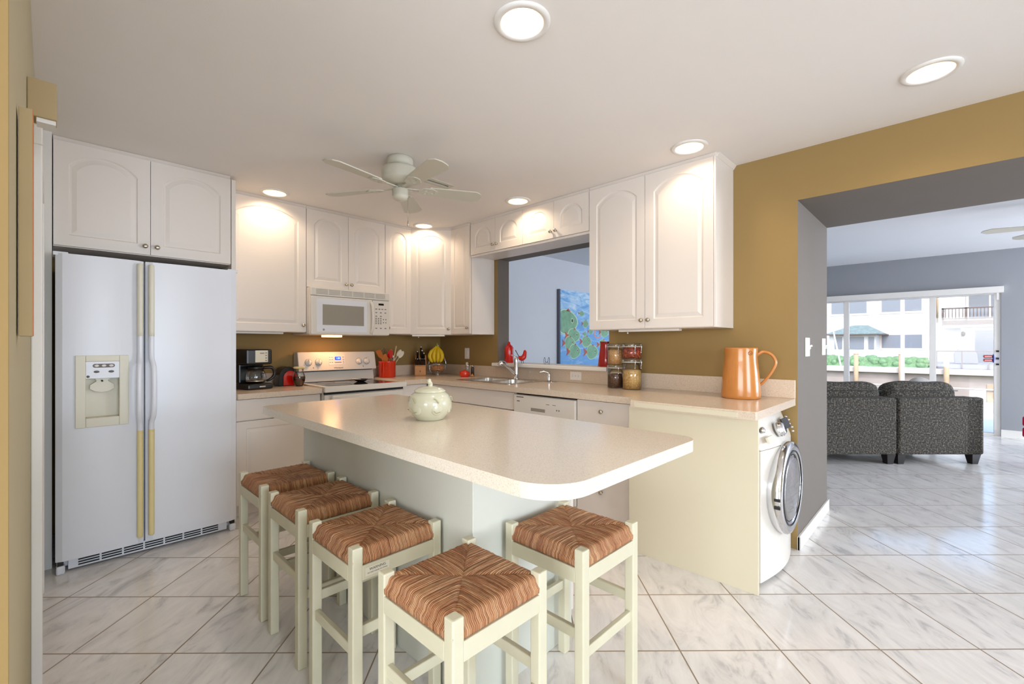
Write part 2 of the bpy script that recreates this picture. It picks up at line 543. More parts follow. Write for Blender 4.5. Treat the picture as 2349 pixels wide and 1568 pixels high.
INV = {}
def obj(name, mb, parent=None, bev=0.0, seg=2, local=False, fix=True):
    bm = mb.bm
    if fix:
        bmesh.ops.recalc_face_normals(bm, faces=bm.faces)
    if parent is not None and not local:
        bmesh.ops.transform(bm, matrix=INV.get(parent.name, Matrix.Identity(4)), verts=bm.verts)
    me = bpy.data.meshes.new(name)
    bm.to_mesh(me); bm.free()
    for m in mb.mats:
        me.materials.append(M[m])
    o = bpy.data.objects.new(name, me)
    sc.collection.objects.link(o)
    if parent is not None:
        o.parent = parent
        INV[o.name] = INV.get(parent.name, Matrix.Identity(4)) if not local else Matrix.Identity(4)
    if bev:
        b = o.modifiers.new('bevel', 'BEVEL')
        b.width = bev; b.segments = seg; b.limit_method = 'ANGLE'; b.angle_limit = math.radians(40)
        b.harden_normals = False
    return o

def tag(o, label, cat, group=None):
    o['label'] = label; o['category'] = cat
    if group:
        o['group'] = group
    return o

def thing(name, label, cat, loc=(0, 0, 0), rotz=0.0, group=None):
    o = bpy.data.objects.new(name, None)
    o.empty_display_size = 0.05
    sc.collection.objects.link(o)
    o.location = loc; o.rotation_euler = (0, 0, rotz)
    INV[o.name] = (Matrix.Translation(Vector(loc)) @ Matrix.Rotation(rotz, 4, 'Z')).inverted()
    return tag(o, label, cat, group)

def struct(name, mb, bev=0.0):
    o = obj(name, mb, None, bev)
    o['kind'] = 'structure'
    return o

def dup(root, loc, rotz, label, group=None):
    r = root.copy(); sc.collection.objects.link(r)
    r.location = loc; r.rotation_euler = (0, 0, rotz); r['label'] = label
    if group:
        r['group'] = group
    for ch in list(root.children):
        c = ch.copy(); sc.collection.objects.link(c); c.parent = r
        for g in list(ch.children):
            d = g.copy(); sc.collection.objects.link(d); d.parent = c
    return r

def text(name, body, size, m, F, parent, depth=0.0006):
    """raised lettering, real mesh, lying in the x-y plane of frame F"""
    cu = bpy.data.curves.new(name, 'FONT')
    cu.body = body; cu.size = size; cu.extrude = depth; cu.align_x = 'CENTER'; cu.align_y = 'CENTER'; cu.resolution_u = 3
    t = bpy.data.objects.new(name, cu)
    sc.collection.objects.link(t)
    dg = bpy.context.evaluated_depsgraph_get()
    me = bpy.data.meshes.new_from_object(t.evaluated_get(dg))
    bpy.data.objects.remove(t)
    me.transform(INV.get(parent.name, Matrix.Identity(4)) @ F)
    me.materials.clear(); me.materials.append(M[m])
    o = bpy.data.objects.new(name, me)
    sc.collection.objects.link(o); o.parent = parent
    return o

def frame(O, U, V, N):
    U = Vector(U).normalized(); V = Vector(V).normalized(); N = Vector(N).normalized()
    return Matrix(((U.x, V.x, N.x, O[0]), (U.y, V.y, N.y, O[1]), (U.z, V.z, N.z, O[2]), (0, 0, 0, 1)))

FA = lambda x, y, z: frame((x, y, z), (1, 0, 0), (0, 0, 1), (0, -1, 0))       # faces -Y (back-left wall units)
FB = lambda x, y, z: frame((x, y, z), (0, -1, 0), (0, 0, 1), (-1, 0, 0))      # faces -X (back-right wall units)
PX = lambda x, y, z: frame((x, y, z), (0, 1, 0), (0, 0, 1), (1, 0, 0))
S2 = 1 / math.sqrt(2)
FD = lambda x, y, z: frame((x, y, z), (S2, -S2, 0), (0, 0, 1), (-S2, -S2, 0))  # the diagonal corner unit

def door_mb(F, w, h, arch=True, t=0.019, m='white', mg=None, flat=False):
    """routed cabinet door: u across 0..w, v up 0..h, n outward, back face at n=0"""
    b = MB(); b.F = F
    if flat:
        b.box(0, 0, 0, w, h, t, m)
        return b
    mg = mg or min(0.062, w * 0.19)
    pw = w - 2 * mg
    rise = min(0.074, 0.42 * pw, 0.3 * h) if arch else 0.0
    top = h - mg * 0.85
    ys = top - rise
    NA = 16
    def loop(i, n):
        c = pw / 2 - i
        sag = max(rise - i * 0.15, 1e-4)
        pts = [(mg + i, mg + i, n), (w - mg - i, mg + i, n)]
        if not arch:
            return pts + [(w - mg - i, top - i, n), (mg + i, top - i, n)]
        sag = min(sag, c * 0.98)
        R = (c * c + sag * sag) / (2 * sag)
        yc = (ys - i) + sag - R
        th = math.asin(min(1, c / R))
        for k in range(NA + 1):
            a = th - 2 * th * k / NA
            pts.append((w / 2 + R * math.sin(a), yc + R * math.cos(a), n))
        return pts
    loops = [loop(0, t), loop(0.006, t - 0.006), loop(0.013, t - 0.006), loop(0.034, t - 0.0005)]
    n = len(loops[0])
    vs = [p for L in loops for p in L]
    fs = []
    for j in range(3):
        for i in range(n):
            k = (i + 1) % n
            fs.append((j * n + i, j * n + k, (j + 1) * n + k, (j + 1) * n + i))
    fs.append(tuple(3 * n + i for i in range(n)))
    b.add(vs, fs, m)
    out = [(0, 0), (w, 0), (w, h), (0, h)]
    b.plate(out, [[(p[0], p[1]) for p in loops[0]]], t, t, m)
    b.add([(0, 0, 0), (w, 0, 0), (w, h, 0), (0, h, 0), (0, 0, t), (w, 0, t), (w, h, t), (0, h, t)],
          [(3, 2, 1, 0), (0, 1, 5, 4), (1, 2, 6, 5), (2, 3, 7, 6), (3, 0, 4, 7)], m)
    bmesh.ops.remove_doubles(b.bm, verts=b.bm.verts, dist=1e-5)
    return b

def knob_mb(F, u, v, t=0.019, m='nickel', s=1.0):
    b = MB(); b.F = F @ Matrix.Translation((u, v, t))
    b.lathe([(0.007 * s, 0), (0.005 * s, 0.004), (0.0045 * s, 0.012), (0.012 * s, 0.017), (0.0145 * s, 0.021), (0.0125 * s, 0.026), (0.006 * s, 0.029), (0, 0.0295)], m, n=20)
    return b

def add_door(parent, F, w, h, knob=None, arch=True, name='door', flat=False, g=0.0015):
    G = F @ Matrix.Translation((g, 0, 0.001))
    d = obj(name, door_mb(G, w - 2 * g, h, arch, flat=flat), parent, fix=True)
    if knob:
        obj('knob', knob_mb(G, knob[0], knob[1]), d)
    return d

# ------------------------------------------------------------------ setting
CEIL = 2.44
floor = MB()
floor.box(-8.7, -9.7, -0.1, 6.0, 0.3, 0.0, 'floor')
struct('floor', floor)

CANS = [(-1.969, -3.132), (-0.511, -4.203), (-0.497, -3.138), (-0.481, -1.703), (-0.572, -0.493), (-1.954, -0.478)]
def circ(c, r, n=36):
    return [(c[0] + r * math.cos(2 * PI * i / n), c[1] + r * math.sin(2 * PI * i / n)) for i in range(n)]
vent_hole = [(-1.31, -1.58), (-1.10, -1.58), (-1.10, -1.545), (-1.31, -1.545)]
c = MB()
c.plate([(-8.7, -9.7), (0.0, -9.7), (0.0, 0.3), (-8.7, 0.3)], [circ(p, 0.079) for p in CANS] + [vent_hole], CEIL, CEIL + 0.02, 'ceil')
c.box(-8.7, -9.7, 2.75, 0.0, 0.3, 2.8, 'ceil')
struct('ceiling', c)
c = MB(); c.box(0.0, -9.7, 2.545, 6.0, 0.3, 2.65, 'ceil2')
struct('ceiling_living', c)

w = MB(); w.box(-3.40, 0.0, 0, 0.0, 0.15, 2.75, 'gold')
struct('wall_back', w)
w = MB(); w.box(0.0, 0.0, 0, 6.0, 0.15, 2.545, 'pale')
struct('wall_living_back', w)

def two_tone(b, mk='gold', mo='grey'):
    """faces lying in the plane of the kitchen side take the kitchen colour"""
    bmesh.ops.recalc_face_normals(b.bm, faces=b.bm.faces)
    k = b.mi(mk)
    for f in b.bm.faces:
        if f.normal.x < -0.9 and abs(f.calc_center_median().x) < 0.002:
            f.material_index = k
w = MB()
w.box(0, -0.966, 0, 0.16, 0.0, 2.75, 'grey')
w.box(0, -2.27, 0, 0.16, -0.966, 1.035, 'grey')
w.box(0, -2.27, 2.115, 0.16, -0.966, 2.75, 'grey')
w.box(0, -2.40, 0, 0.16, -2.27, 2.75, 'grey')
w.box(0, -3.597, 0, 0.915, -2.40, 2.75, 'grey')
w.box(0, -6.3, 2.132, 0.915, -3.597, 2.75, 'grey')
w.box(0, -9.6, 0, 0.915, -6.3, 2.75, 'grey')
two_tone(w)
struct('wall_right', w)
w = MB(); w.box(-3.38, -3.20, 0, -3.229, 0.0, 2.75, 'cream'); w.box(-3.38, -3.21, 0, -3.229, -3.20, 2.75, 'gold'); w.box(-8.6, -3.21, 0, -3.38, -3.06, 2.75, 'cream')
struct('wall_left', w)
w = MB()
for y0, y1, z0, z1 in ((-9.65, -8.2, 0, 2.75), (-8.2, -3.6, 0, 0.35), (-8.2, -3.6, 2.25, 2.75), (-3.6, -3.06, 0, 2.75)):
    w.box(-8.6, y0, z0, -8.45, y1, z1, 'cream')
struct('wall_nook', w)
w = MB()
for x0, x1, z0, z1 in ((-8.6, -4.4, 0, 2.75), (-4.4, -1.6, 0, 0.35), (-4.4, -1.6, 2.35, 2.75), (-1.6, 2.1, 0, 2.75), (2.9, 5.6, 0, 0.3), (2.9, 5.6, 2.3, 2.75), (2.1, 2.9, 0, 2.75), (5.6, 6.0, 0, 2.75)):
    w.box(x0, -9.65, z0, x1, -9.5, z1, 'cream')
struct('wall_front', w)
w = MB()
w.box(5.85, -9.6, 0, 6.0, -4.765, 2.545, 'grey2')
w.box(5.85, -4.765, 2.0, 6.0, -0.6, 2.545, 'grey2')
w.box(5.85, -0.6, 0, 6.0, 0.0, 2.545, 'grey2')
struct('wall_living_far', w)

b = MB()
b.box(5.835, -9.5, 0, 5.85, -4.765, 0.085, 'trim'); b.box(5.83, -9.5, 0.08, 5.85, -4.765, 0.095, 'trim')
struct('baseboard_living_far', b)
b = MB()
b.box(-0.012, -3.612, 0, 0.93, -3.597, 0.085, 'trim'); b.box(-0.012, -3.612, 0, 0.0, -3.5975, 0.085, 'trim')
b.box(0.915, -3.612, 0, 0.93, -2.4, 0.085, 'trim')
struct('baseboard_jamb', b, 0.003)

# ledge of the pass-through
b = MB(); b.box(-0.075, -2.29, 1.035, 0.20, -0.95, 1.068, 'trim')
o = struct('window_sill', b, 0.006)
o['label'] = 'cream ledge shelf of the pass-through opening'

# closet door in the left wall, seen edge on
d = thing('door_1', 'x', 'x', (-3.21, -1.44, 0)); del d['label']; del d['category']; d['kind'] = 'structure'
b = MB(); b.box(-3.229, -1.87, 0.0, -3.206, -1.0, 1.96, 'trim')
obj('door_panel', b, d, 0.002)
b = MB()
b.box(-3.229, -1.95, 0, -3.2, -1.87, 1.96, 'trim'); b.box(-3.229, -1.0, 0, -3.2, -0.92, 1.96, 'trim'); b.box(-3.229, -1.95, 1.96, -3.2, -0.92, 2.03, 'trim')
obj('door_casing', b, d, 0.004)
# filler panel between wall and fridge, reaching down behind the closet door
b = MB(); b.box(-3.229, -0.66, 0, -3.172, -0.02, CEIL, 'trim')
struct('trim_1', b)

# ------------------------------------------------------------------ recessed ceiling lights
def can_light(i, p, label):
    t = thing('recessed_ceiling_light', label, 'ceiling light', (p[0], p[1], CEIL), 0, 'recessed ceiling lights')
    b = MB()
    b.lathe([(0.105, -0.0005), (0.103, -0.007), (0.092, -0.0095), (0.079, -0.008), (0.076, 0.0)], 'trim', (p[0], p[1], CEIL), 40)
    # open ring: drop the cap faces of the lathe
    bmesh.ops.delete(b.bm, geom=[f for f in b.bm.faces if len(f.verts) > 8], context='FACES')
    obj('trim_ring', b, t)
    b = MB()
    prof = [(0.0785, -0.004), (0.077, 0.02), (0.073, 0.045), (0.066, 0.07), (0.058, 0.09), (0.055, 0.12)]
    b.lathe(prof, 'baffle', (p[0], p[1], CEIL), 36)
    bmesh.ops.delete(b.bm, geom=[f for f in b.bm.faces if len(f.verts) > 8 and f.calc_center_median().z < CEIL + 0.05], context='FACES')
    obj('baffle', b, t, fix=False)
    b = MB()
    b.lathe([(0.02, 0.115), (0.026, 0.10), (0.046, 0.072), (0.05, 0.062), (0.044, 0.055), (0.0, 0.05)], 'bulb', (p[0], p[1], CEIL), 28)
    obj('bulb', b, t)
    e = 34 if i != 4 else 30
    L = light('can_lamp', 'SPOT', (0, 0, 0.042), e * 0.34, (1.0, 0.80, 0.58), (0, 0, 0), spot_size=math.radians(150), spot_blend=0.7, shadow_soft_size=0.04)
    L.parent = t
can_labels = ['large recessed light nearest the camera, in the ceiling above the island',
              'recessed light farthest right, in front of the wide opening',
              'recessed light beside the top corner of the tall two-door cabinet',
              'recessed light between the ceiling fan and the short cabinets over the pass-through',
              'recessed light shining on the diagonal corner cabinet',
              'recessed light over the wide single-door cabinet beside the fridge']
for i, p in enumerate(CANS):
    can_light(i, p, can_labels[i])

# ceiling vent behind the fan
t = thing('ceiling_vent', 'long narrow white air vent with dark slot behind the fan', 'vent', (-1.2, -1.56, CEIL))
b = MB()
b.plate([(-1.34, -1.61), (-1.07, -1.61), (-1.07, -1.515), (-1.34, -1.515)], [vent_hole], CEIL - 0.006, CEIL, 'cooler')
obj('vent_frame', b, t)
b = MB(); b.box(-1.31, -1.58, CEIL + 0.021, -1.10, -1.545, CEIL + 0.03, 'dark')
obj('duct', b, t)
b = MB(); b.box(-1.31, -1.553, CEIL - 0.012, -1.10, -1.549, CEIL + 0.0, 'cooler')
obj('vent_blade', b, t)

# ------------------------------------------------------------------ ceiling fan
fx, fy = -1.62, -1.745
fan = thing('ceiling_fan', 'white five-blade ceiling fan with pull chain', 'fan', (fx, fy, CEIL))
b = MB()
b.lathe([(0.075, 0.0), (0.082, -0.01), (0.082, -0.045), (0.07, -0.055), (0.06, -0.06)], 'cooler', (fx, fy, CEIL), 36)
obj('canopy', b, fan)
b = MB()
b.lathe([(0.06, -0.055), (0.085, -0.06), (0.108, -0.07), (0.114, -0.084), (0.114, -0.135), (0.108, -0.148), (0.085, -0.162), (0.06, -0.17), (0.04, -0.172)], 'cooler', (fx, fy, CEIL), 40)
mot = obj('motor_housing', b, fan)
b = MB()
for k in range(30):
    a = 2 * PI * k / 30
    b.F = Matrix.Translation((fx, fy, CEIL - 0.159)) @ Matrix.Rotation(a, 4, 'Z') @ Matrix.Rotation(math.radians(-28), 4, 'Y')
    b.box(0.078, -0.003, -0.0015, 0.100, 0.003, 0.002, 'dark')
b.F = Matrix.Identity(4)
obj('cooling_slots', b, mot)
b = MB()
b.lathe([(0.03, -0.17), (0.03, -0.195), (0.046, -0.198), (0.05, -0.202), (0.05, -0.238), (0.052, -0.242), (0.048, -0.256), (0.03, -0.268), (0, -0.272)], 'cooler', (fx, fy, CEIL), 32)
obj('switch_housing', b, fan)
for k in range(5):
    a = math.radians(191 - 72 * k)
    G = Matrix.Translation((fx, fy, CEIL - 0.19)) @ Matrix.Rotation(a, 4, 'Z')
    b = MB(); b.F = G @ Matrix.Rotation(math.radians(-10), 4, 'X')
    outl = []
    W0, W1, x0, x1 = 0.048, 0.066, 0.175, 0.535
    outl = [(x0, -W0 + 0.012), (x0 + 0.012, -W0), (x1 - 0.045, -W1), (x1 - 0.012, -W1 + 0.022), (x1 - 0.006, -0.03), (x1, 0.0), (x1 - 0.006, 0.03), (x1 - 0.012, W1 - 0.022), (x1 - 0.045, W1), (x0 + 0.012, W0), (x0, W0 - 0.012)]
    b.prism(outl, -0.003, 0.003, 'cooler')
    obj('blade', b, fan)
    b = MB(); b.F = G
    b.box(0.03, -0.011, -0.004, 0.12, 0.011, 0.002, 'cooler')
    b.F = G @ Matrix.Rotation(math.radians(-10), 4, 'X')
    b.plate([(0.115, -0.012), (0.15, -0.04), (0.2, -0.045), (0.235, -0.02), (0.24, 0), (0.235, 0.02), (0.2, 0.045), (0.15, 0.04), (0.115, 0.012)],
            [circ((0.165, -0.02), 0.011, 12), circ((0.165, 0.02), 0.011, 12), circ((0.208, 0), 0.012, 12)], -0.008, -0.003, 'cooler')
    obj('blade_bracket', b, fan)
b = MB(); b.tube([(fx + 0.035, fy - 0.035, CEIL - 0.25), (fx + 0.035, fy - 0.035, CEIL - 0.40)], 0.0012, 'nickel', 6)
b.lathe([(0.002, 0.03), (0.005, 0.025), (0.004, 0.01), (0.006, 0.0), (0.0, -0.003)], 'nickel', (fx + 0.035, fy - 0.035, CEIL - 0.43), 12)
obj('pull_chain', b, fan)

# ------------------------------------------------------------------ upper cabinets
TOPZ = 2.418
def molding(parent, pts):
    """small cove strip between cabinets and ceiling along a polyline (outer face)"""
    b = MB()
    for (x0, y0), (x1, y1) in zip(pts[:-1], pts[1:]):
        d = Vector((x1 - x0, y1 - y0, 0)); L = d.length; d.normalize()
        n = Vector((d.y, -d.x, 0))
        b.F = Matrix(((d.x, n.x, 0, x0), (d.y, n.y, 0, y0), (0, 0, 1, 0), (0, 0, 0, 1)))
        b.add([(0, -0.004, TOPZ - 0.004), (0, 0.003, TOPZ - 0.004), (0, 0.02, CEIL - 0.001), (0, -0.004, CEIL - 0.001),
               (L, -0.004, TOPZ - 0.004), (L, 0.003, TOPZ - 0.004), (L, 0.02, CEIL - 0.001), (L, -0.004, CEIL - 0.001)],
              [(0, 1, 2, 3), (7, 6, 5, 4), (0, 4, 5, 1), (1, 5, 6, 2), (2, 6, 7, 3), (3, 7, 4, 0)], 'white')
    b.F = Matrix.Identity(4)
    obj('cornice', b, parent)

GRP = 'white wall cabinets with arched doors'
# over the fridge
t = thing('wall_cabinet', 'white two-door cabinet over the refrigerator', 'cabinet', (-2.73, -0.31, 1.8), 0, GRP)
b = MB(); b.box(-3.168, -0.60, 1.815, -2.287, -0.002, CEIL - 0.001, 'white'); obj('carcass', b, t)
add_door(t, FA(-3.168, -0.60, 1.82), 0.435, 0.597, (0.405, 0.05)); add_door(t, FA(-2.733, -0.60, 1.82), 0.446, 0.597, (0.03, 0.05))
molding(t, [(-3.168, -0.60), (-2.29, -0.60)])
b = MB(); b.box(-2.284, -0.62, 0, -2.257, -0.002, TOPZ, 'white')
tag(obj('fridge_side_panel', b, None, 0.001), 'tall narrow white panel at the right side of the refrigerator', 'panel')
# single wide
t = thing('wall_cabinet', 'white wall cabinet with one wide arched door beside the fridge', 'cabinet', (-1.95, -0.15, 1.355), 0, GRP)
b = MB(); b.box(-2.255, -0.30, 1.355, -1.651, -0.002, CEIL - 0.001, 'white'); obj('carcass', b, t, 0.001)
add_door(t, FA(-2.255, -0.30, 1.36), 0.604, 1.056, (0.575, 0.055)); molding(t, [(-2.255, -0.30), (-1.651, -0.30)])
# over microwave
t = thing('wall_cabinet', 'white two-door cabinet directly above the microwave', 'cabinet', (-1.27, -0.15, 1.74), 0, GRP)
b = MB(); b.box(-1.649, -0.30, 1.742, -0.901, -0.002, CEIL - 0.001, 'white'); obj('carcass', b, t, 0.001)
add_door(t, FA(-1.649, -0.30, 1.746), 0.374, 0.67, (0.348, 0.05)); add_door(t, FA(-1.275, -0.30, 1.746), 0.374, 0.67, (0.026, 0.05))
molding(t, [(-1.649, -0.30), (-0.901, -0.30)])
# narrow
t = thing('wall_cabinet', 'narrow white one-door cabinet right of the microwave', 'cabinet', (-0.75, -0.15, 1.355), 0, GRP)
b = MB(); b.box(-0.899, -0.30, 1.355, -0.602, -0.002, CEIL - 0.001, 'white'); obj('carcass', b, t, 0.001)
add_door(t, FA(-0.899, -0.30, 1.36), 0.297, 1.056, (0.026, 0.055)); molding(t, [(-0.899, -0.30), (-0.602, -0.30)])
# diagonal
t = thing('corner_wall_cabinet', 'white diagonal corner cabinet with one arched door', 'cabinet', (-0.25, -0.25, 1.355), 0, GRP)
b = MB(); b.prism([(-0.002, -0.002), (-0.60, -0.002), (-0.60, -0.30), (-0.30, -0.60), (-0.002, -0.60)], 1.35, CEIL - 0.001, 'white'); obj('carcass', b, t, 0.001)
add_door(t, FD(-0.597, -0.303, 1.356), 0.416, 1.06, (0.388, 0.055)); molding(t, [(-0.60, -0.30), (-0.30, -0.60)])
# narrow on the right wall
t = thing('wall_cabinet', 'narrow white one-door cabinet left of the pass-through opening', 'cabinet', (-0.15, -0.75, 1.355), 0, GRP)
b = MB(); b.box(-0.30, -0.915, 1.352, -0.002, -0.602, CEIL - 0.001, 'white'); obj('carcass', b, t, 0.001)
add_door(t, FB(-0.30, -0.602, 1.36), 0.297, 1.056, (0.27, 0.055)); molding(t, [(-0.30, -0.602), (-0.30, -0.9)])
# over pass-through
for y0, lab in ((-0.916, 'short white two-door cabinet over the pass-through, the one nearer the corner'), (-1.606, 'short white two-door cabinet over the pass-through, beside the tall right-hand cabinet')):
    t = thing('wall_cabinet', lab, 'cabinet', (-0.15, y0 - 0.34, 2.10), 0, GRP)
    b = MB(); b.box(-0.30, y0 - 0.688, 2.115, -0.002, y0, CEIL - 0.001, 'white'); b.box(-0.312, y0 - 0.688, 2.098, -0.30, y0, 2.117, 'white'); obj('carcass', b, t, 0.001)
    add_door(t, FB(-0.30, y0, 2.119), 0.344, 0.298, (0.318, 0.055)); add_door(t, FB(-0.30, y0 - 0.344, 2.119), 0.344, 0.298, (0.026, 0.055))
    molding(t, [(-0.30, y0), (-0.30, y0 - 0.688)])
# tall right
t = thing('wall_cabinet', 'tall white two-door cabinet right of the pass-through opening', 'cabinet', (-0.15, -2.76, 1.36), 0, GRP)
b = MB(); b.box(-0.30, -3.228, 1.36, -0.002, -2.297, CEIL - 0.001, 'white'); b.box(-0.318, -3.228, 1.36, -0.30, -3.215, TOPZ, 'white'); obj('carcass', b, t, 0.001)
add_door(t, FB(-0.30, -2.297, 1.365), 0.459, 1.052, (0.433, 0.055)); add_door(t, FB(-0.30, -2.756, 1.365), 0.459, 1.052, (0.026, 0.055))
molding(t, [(-0.30, -2.297), (-0.30, -3.228), (-0.002, -3.228)])

# under-cabinet lights
def strip(F, L, label):
    t = thing('under_cabinet_light', label, 'light strip', F.to_translation(), 0, 'slim lights under the wall cabinets')
    b = MB(); b.F = F; b.box(0, -0.016, 0, L, 0, 0.05, 'trim'); obj('housing', b, t, 0.003)
    b = MB(); b.F = F; b.ball((0.06, -0.024, 0.02), 0.0065, 'trim', 12, 8); obj('switch_knob', b, t)
strip(FA(-2.23, -0.20, 1.355), 0.42, 'slim white light bar under the wide cabinet beside the fridge')
strip(FD(-0.57, -0.30, 1.35), 0.33, 'slim white light bar under the diagonal corner cabinet')
strip(FB(-0.19, -2.50, 1.36), 0.46, 'slim white light bar under the tall right-hand cabinet')

# ------------------------------------------------------------------ microwave
t = thing('microwave_oven', 'white over-the-range microwave with grey window', 'microwave', (-1.28, -0.2, 1.33))
b = MB(); b.box(-1.648, -0.385, 1.335, -0.903, -0.002, 1.74, 'appl'); obj('housing', b, t, 0.006)
F = FA(-1.648, -0.385, 1.335)
b = MB(); b.F = F
b.box(0.0, 0.335, 0.001, 0.745, 0.405, 0.022, 'appl'); obj('vent_hood', b, t, 0.006)
b = MB(); b.F = F
for r in range(4):
    for s0 in range(6):
        b.box(0.045 + s0 * 0.110, 0.350 + r * 0.0115, 0.0215, 0.045 + s0 * 0.110 + 0.102, 0.3545 + r * 0.0115, 0.0225, 'mwin')
obj('vent_slots', b, t)
b = MB(); b.F = F; b.box(0.004, 0.004, 0.001, 0.565, 0.33, 0.024, 'appl'); dr = obj('door', b, t, 0.006)
b = MB(); b.F = F; b.box(0.05, 0.025, 0.024, 0.51, 0.31, 0.026, 'fridge'); obj('door_glass', b, dr, 0.002)
b = MB(); b.F = F; b.box(0.098, 0.085, 0.026, 0.478, 0.262, 0.0272, 'mwin'); obj('window', b, dr, 0.001)
b = MB(); b.F = F; b.tube([(0.548, 0.02, 0.026), (0.552, 0.06, 0.048), (0.553, 0.165, 0.058), (0.552, 0.27, 0.048), (0.548, 0.31, 0.026)], 0.0125, 'appl', 12); obj('handle', b, dr)
b = MB(); b.F = F; b.lathe([(0.0085, 0), (0.0085, 0.0007)], 'printgrey', (0.108, 0.045, 0.026), 20); obj('badge', b, dr)
text('badge_lettering', 'GE', 0.009, 'trim', F @ Matrix.Translation((0.108, 0.045, 0.0268)), dr, 0.0003)
b = MB(); b.F = F; b.box(0.57, 0.004, 0.001, 0.743, 0.33, 0.02, 'appl'); cp = obj('control_panel', b, t, 0.005)
b = MB(); b.F = F; b.box(0.628, 0.285, 0.0201, 0.682, 0.303, 0.0212, 'lcdblk'); obj('display', b, cp)
b = MB(); b.F = F
def keyrow(y, xs, w=0.018, h=0.008):
    for x in xs:
        b.box(x - w / 2, y, 0.0201, x + w / 2, y + h, 0.0212, 'printgrey')
keyrow(0.245, (0.605, 0.637, 0.668, 0.70)); keyrow(0.212, (0.605, 0.652, 0.70)); keyrow(0.178, (0.605, 0.652))
for i in range(4):
    keyrow(0.158 - i * 0.0165, (0.603, 0.628, 0.652), 0.014)
keyrow(0.147, (0.68, 0.705), 0.009, 0.011); keyrow(0.118, (0.68, 0.705), 0.009, 0.011); keyrow(0.065, (0.605, 0.652, 0.70))
obj('keypad', b, cp)
b = MB(); b.box(-1.47, -0.31, 1.318, -1.33, -0.2, 1.336, 'hoodglow'); obj('cooktop_lamp', b, t)
light('cooktop_lamp_light', 'AREA', (-1.40, -0.25, 1.314), 0.9, (1.0, 0.5, 0.2), (0, 0, 0), shape='RECTANGLE', size=0.13, size_y=0.09)

# ------------------------------------------------------------------ refrigerator
t = thing('refrigerator', 'white side-by-side refrigerator with in-door dispenser', 'refrigerator', (-2.73, -0.45, 0))
b = MB(); b.box(-3.155, -0.735, 0.02, -2.305, -0.03, 1.735, 'fridge'); obj('cabinet_body', b, t, 0.004)
def fdoor(x0, x1, z0, z1, cut=None):
    b = MB()
    # gently bowed front
    n = 14; prof = []
    for i in range(n + 1):
        u = i / n
        prof.append((x0 + (x1 - x0) * u, -0.805 - 0.012 * math.sin(PI * u)))
    poly = [(x0, -0.74)] + [(x0, -0.795)] + prof[1:-1] + [(x1, -0.795), (x1, -0.74)]
    if not cut:
        b.prism(poly, z0, z1, 'fridge')
    else:
        cx0, cx1, cz0, cz1 = cut
        b.prism(poly, z0, cz0, 'fridge'); b.prism(poly, cz1, z1, 'fridge')
        def clip(a, c):
            pts = [(a, -0.74)]
            f = lambda x: -0.805 - 0.012 * math.sin(PI * (x - x0) / (x1 - x0))
            xs = [a] + [q[0] for q in prof if a + 1e-4 < q[0] < c - 1e-4] + [c]
            k = len(xs) - 1
            for i in range(k + 1):
                x = xs[i]
                pts.append((x, -0.795 if (i == 0 and a == x0) or (i == k and c == x1) else f(x)))
            pts.append((c, -0.74))
            return pts
        b.prism(clip(x0, cx0), cz0, cz1, 'fridge'); b.prism(clip(cx1, x1), cz0, cz1, 'fridge')
    return b
d1 = obj('freezer_door', fdoor(-3.160, -2.788, 0.072, 1.748, (-3.072, -2.87, 0.80, 1.178)), t)
d2 = obj('fridge_door', fdoor(-2.780, -2.300, 0.072, 1.748), t)
for dd, hx, s in ((d1, -2.808, -1), (d2, -2.755, 1)):
    zs = [0.12, 0.2, 0.74, 0.79, 0.86, 1.10, 1.17, 1.30, 1.66, 1.72]
    off = [0.012, 0.018, 0.018, 0.022, 0.05, 0.05, 0.022, 0.018, 0.018, 0.012]
    b = MB(); pts = [(hx + s * max(0, (o_ - 0.02)) * 0.25, -0.812 - o_, z) for z, o_ in zip(zs, off)]
    b.tube(pts[2:], 0.0135, 'fridge', 10)
    b.box(hx - 0.010, -0.832, 0.75, hx + 0.010, -0.80, 0.80, 'fridge'); b.box(hx - 0.010, -0.832, 1.16, hx + 0.010, -0.80, 1.22, 'fridge')
    h_ = obj('handle', b, dd)
    b = MB(); b.tube([(hx, -0.822, 0.115), (hx, -0.829, 0.16), (hx, -0.831, 0.45), (hx, -0.831, 0.745)], 0.0145, 'bisque2', 10)
    g_ = obj('handle_cover', b, dd); g_['label'] = 'yellowed lower handle strip'
    b = MB(); b.tube([(hx, -0.829, 1.30), (hx, -0.831, 1.5), (hx, -0.829, 1.69), (hx, -0.822, 1.725)], 0.0145, 'bisque', 10)
    obj('handle_cover', b, dd)
# dispenser
b = MB()
X0, X1, Z0, Z1 = -3.072, -2.87, 0.80, 1.178
yf = -0.822
for (a0, a1, c0, c1) in ((X0 - 0.012, X0 + 0.03, Z0 - 0.012, Z1 + 0.012), (X1 - 0.03, X1 + 0.012, Z0 - 0.012, Z1 + 0.012), (X0 + 0.03, X1 - 0.03, Z0 - 0.012, Z0 + 0.04), (X0 + 0.03, X1 - 0.03, Z1 - 0.022, Z1 + 0.012)):
    b.box(a0, yf, c0, a1, -0.742, c1, 'bisque')
ds = obj('dispenser_frame', b, d1, 0.003)
b = MB()
b.box(X0 + 0.03, -0.752, Z0 + 0.04, X1 - 0.03, -0.742, Z1 - 0.02, 'bisque')
obj('dispenser_recess', b, ds)
b = MB(); b.box(X0 + 0.03, yf + 0.002, 1.06, X1 - 0.03, -0.75, Z1 - 0.022, 'fridge'); pn = obj('dispenser_panel', b, ds, 0.002)
F = FA(X0 + 0.03, yf + 0.002, 1.06)
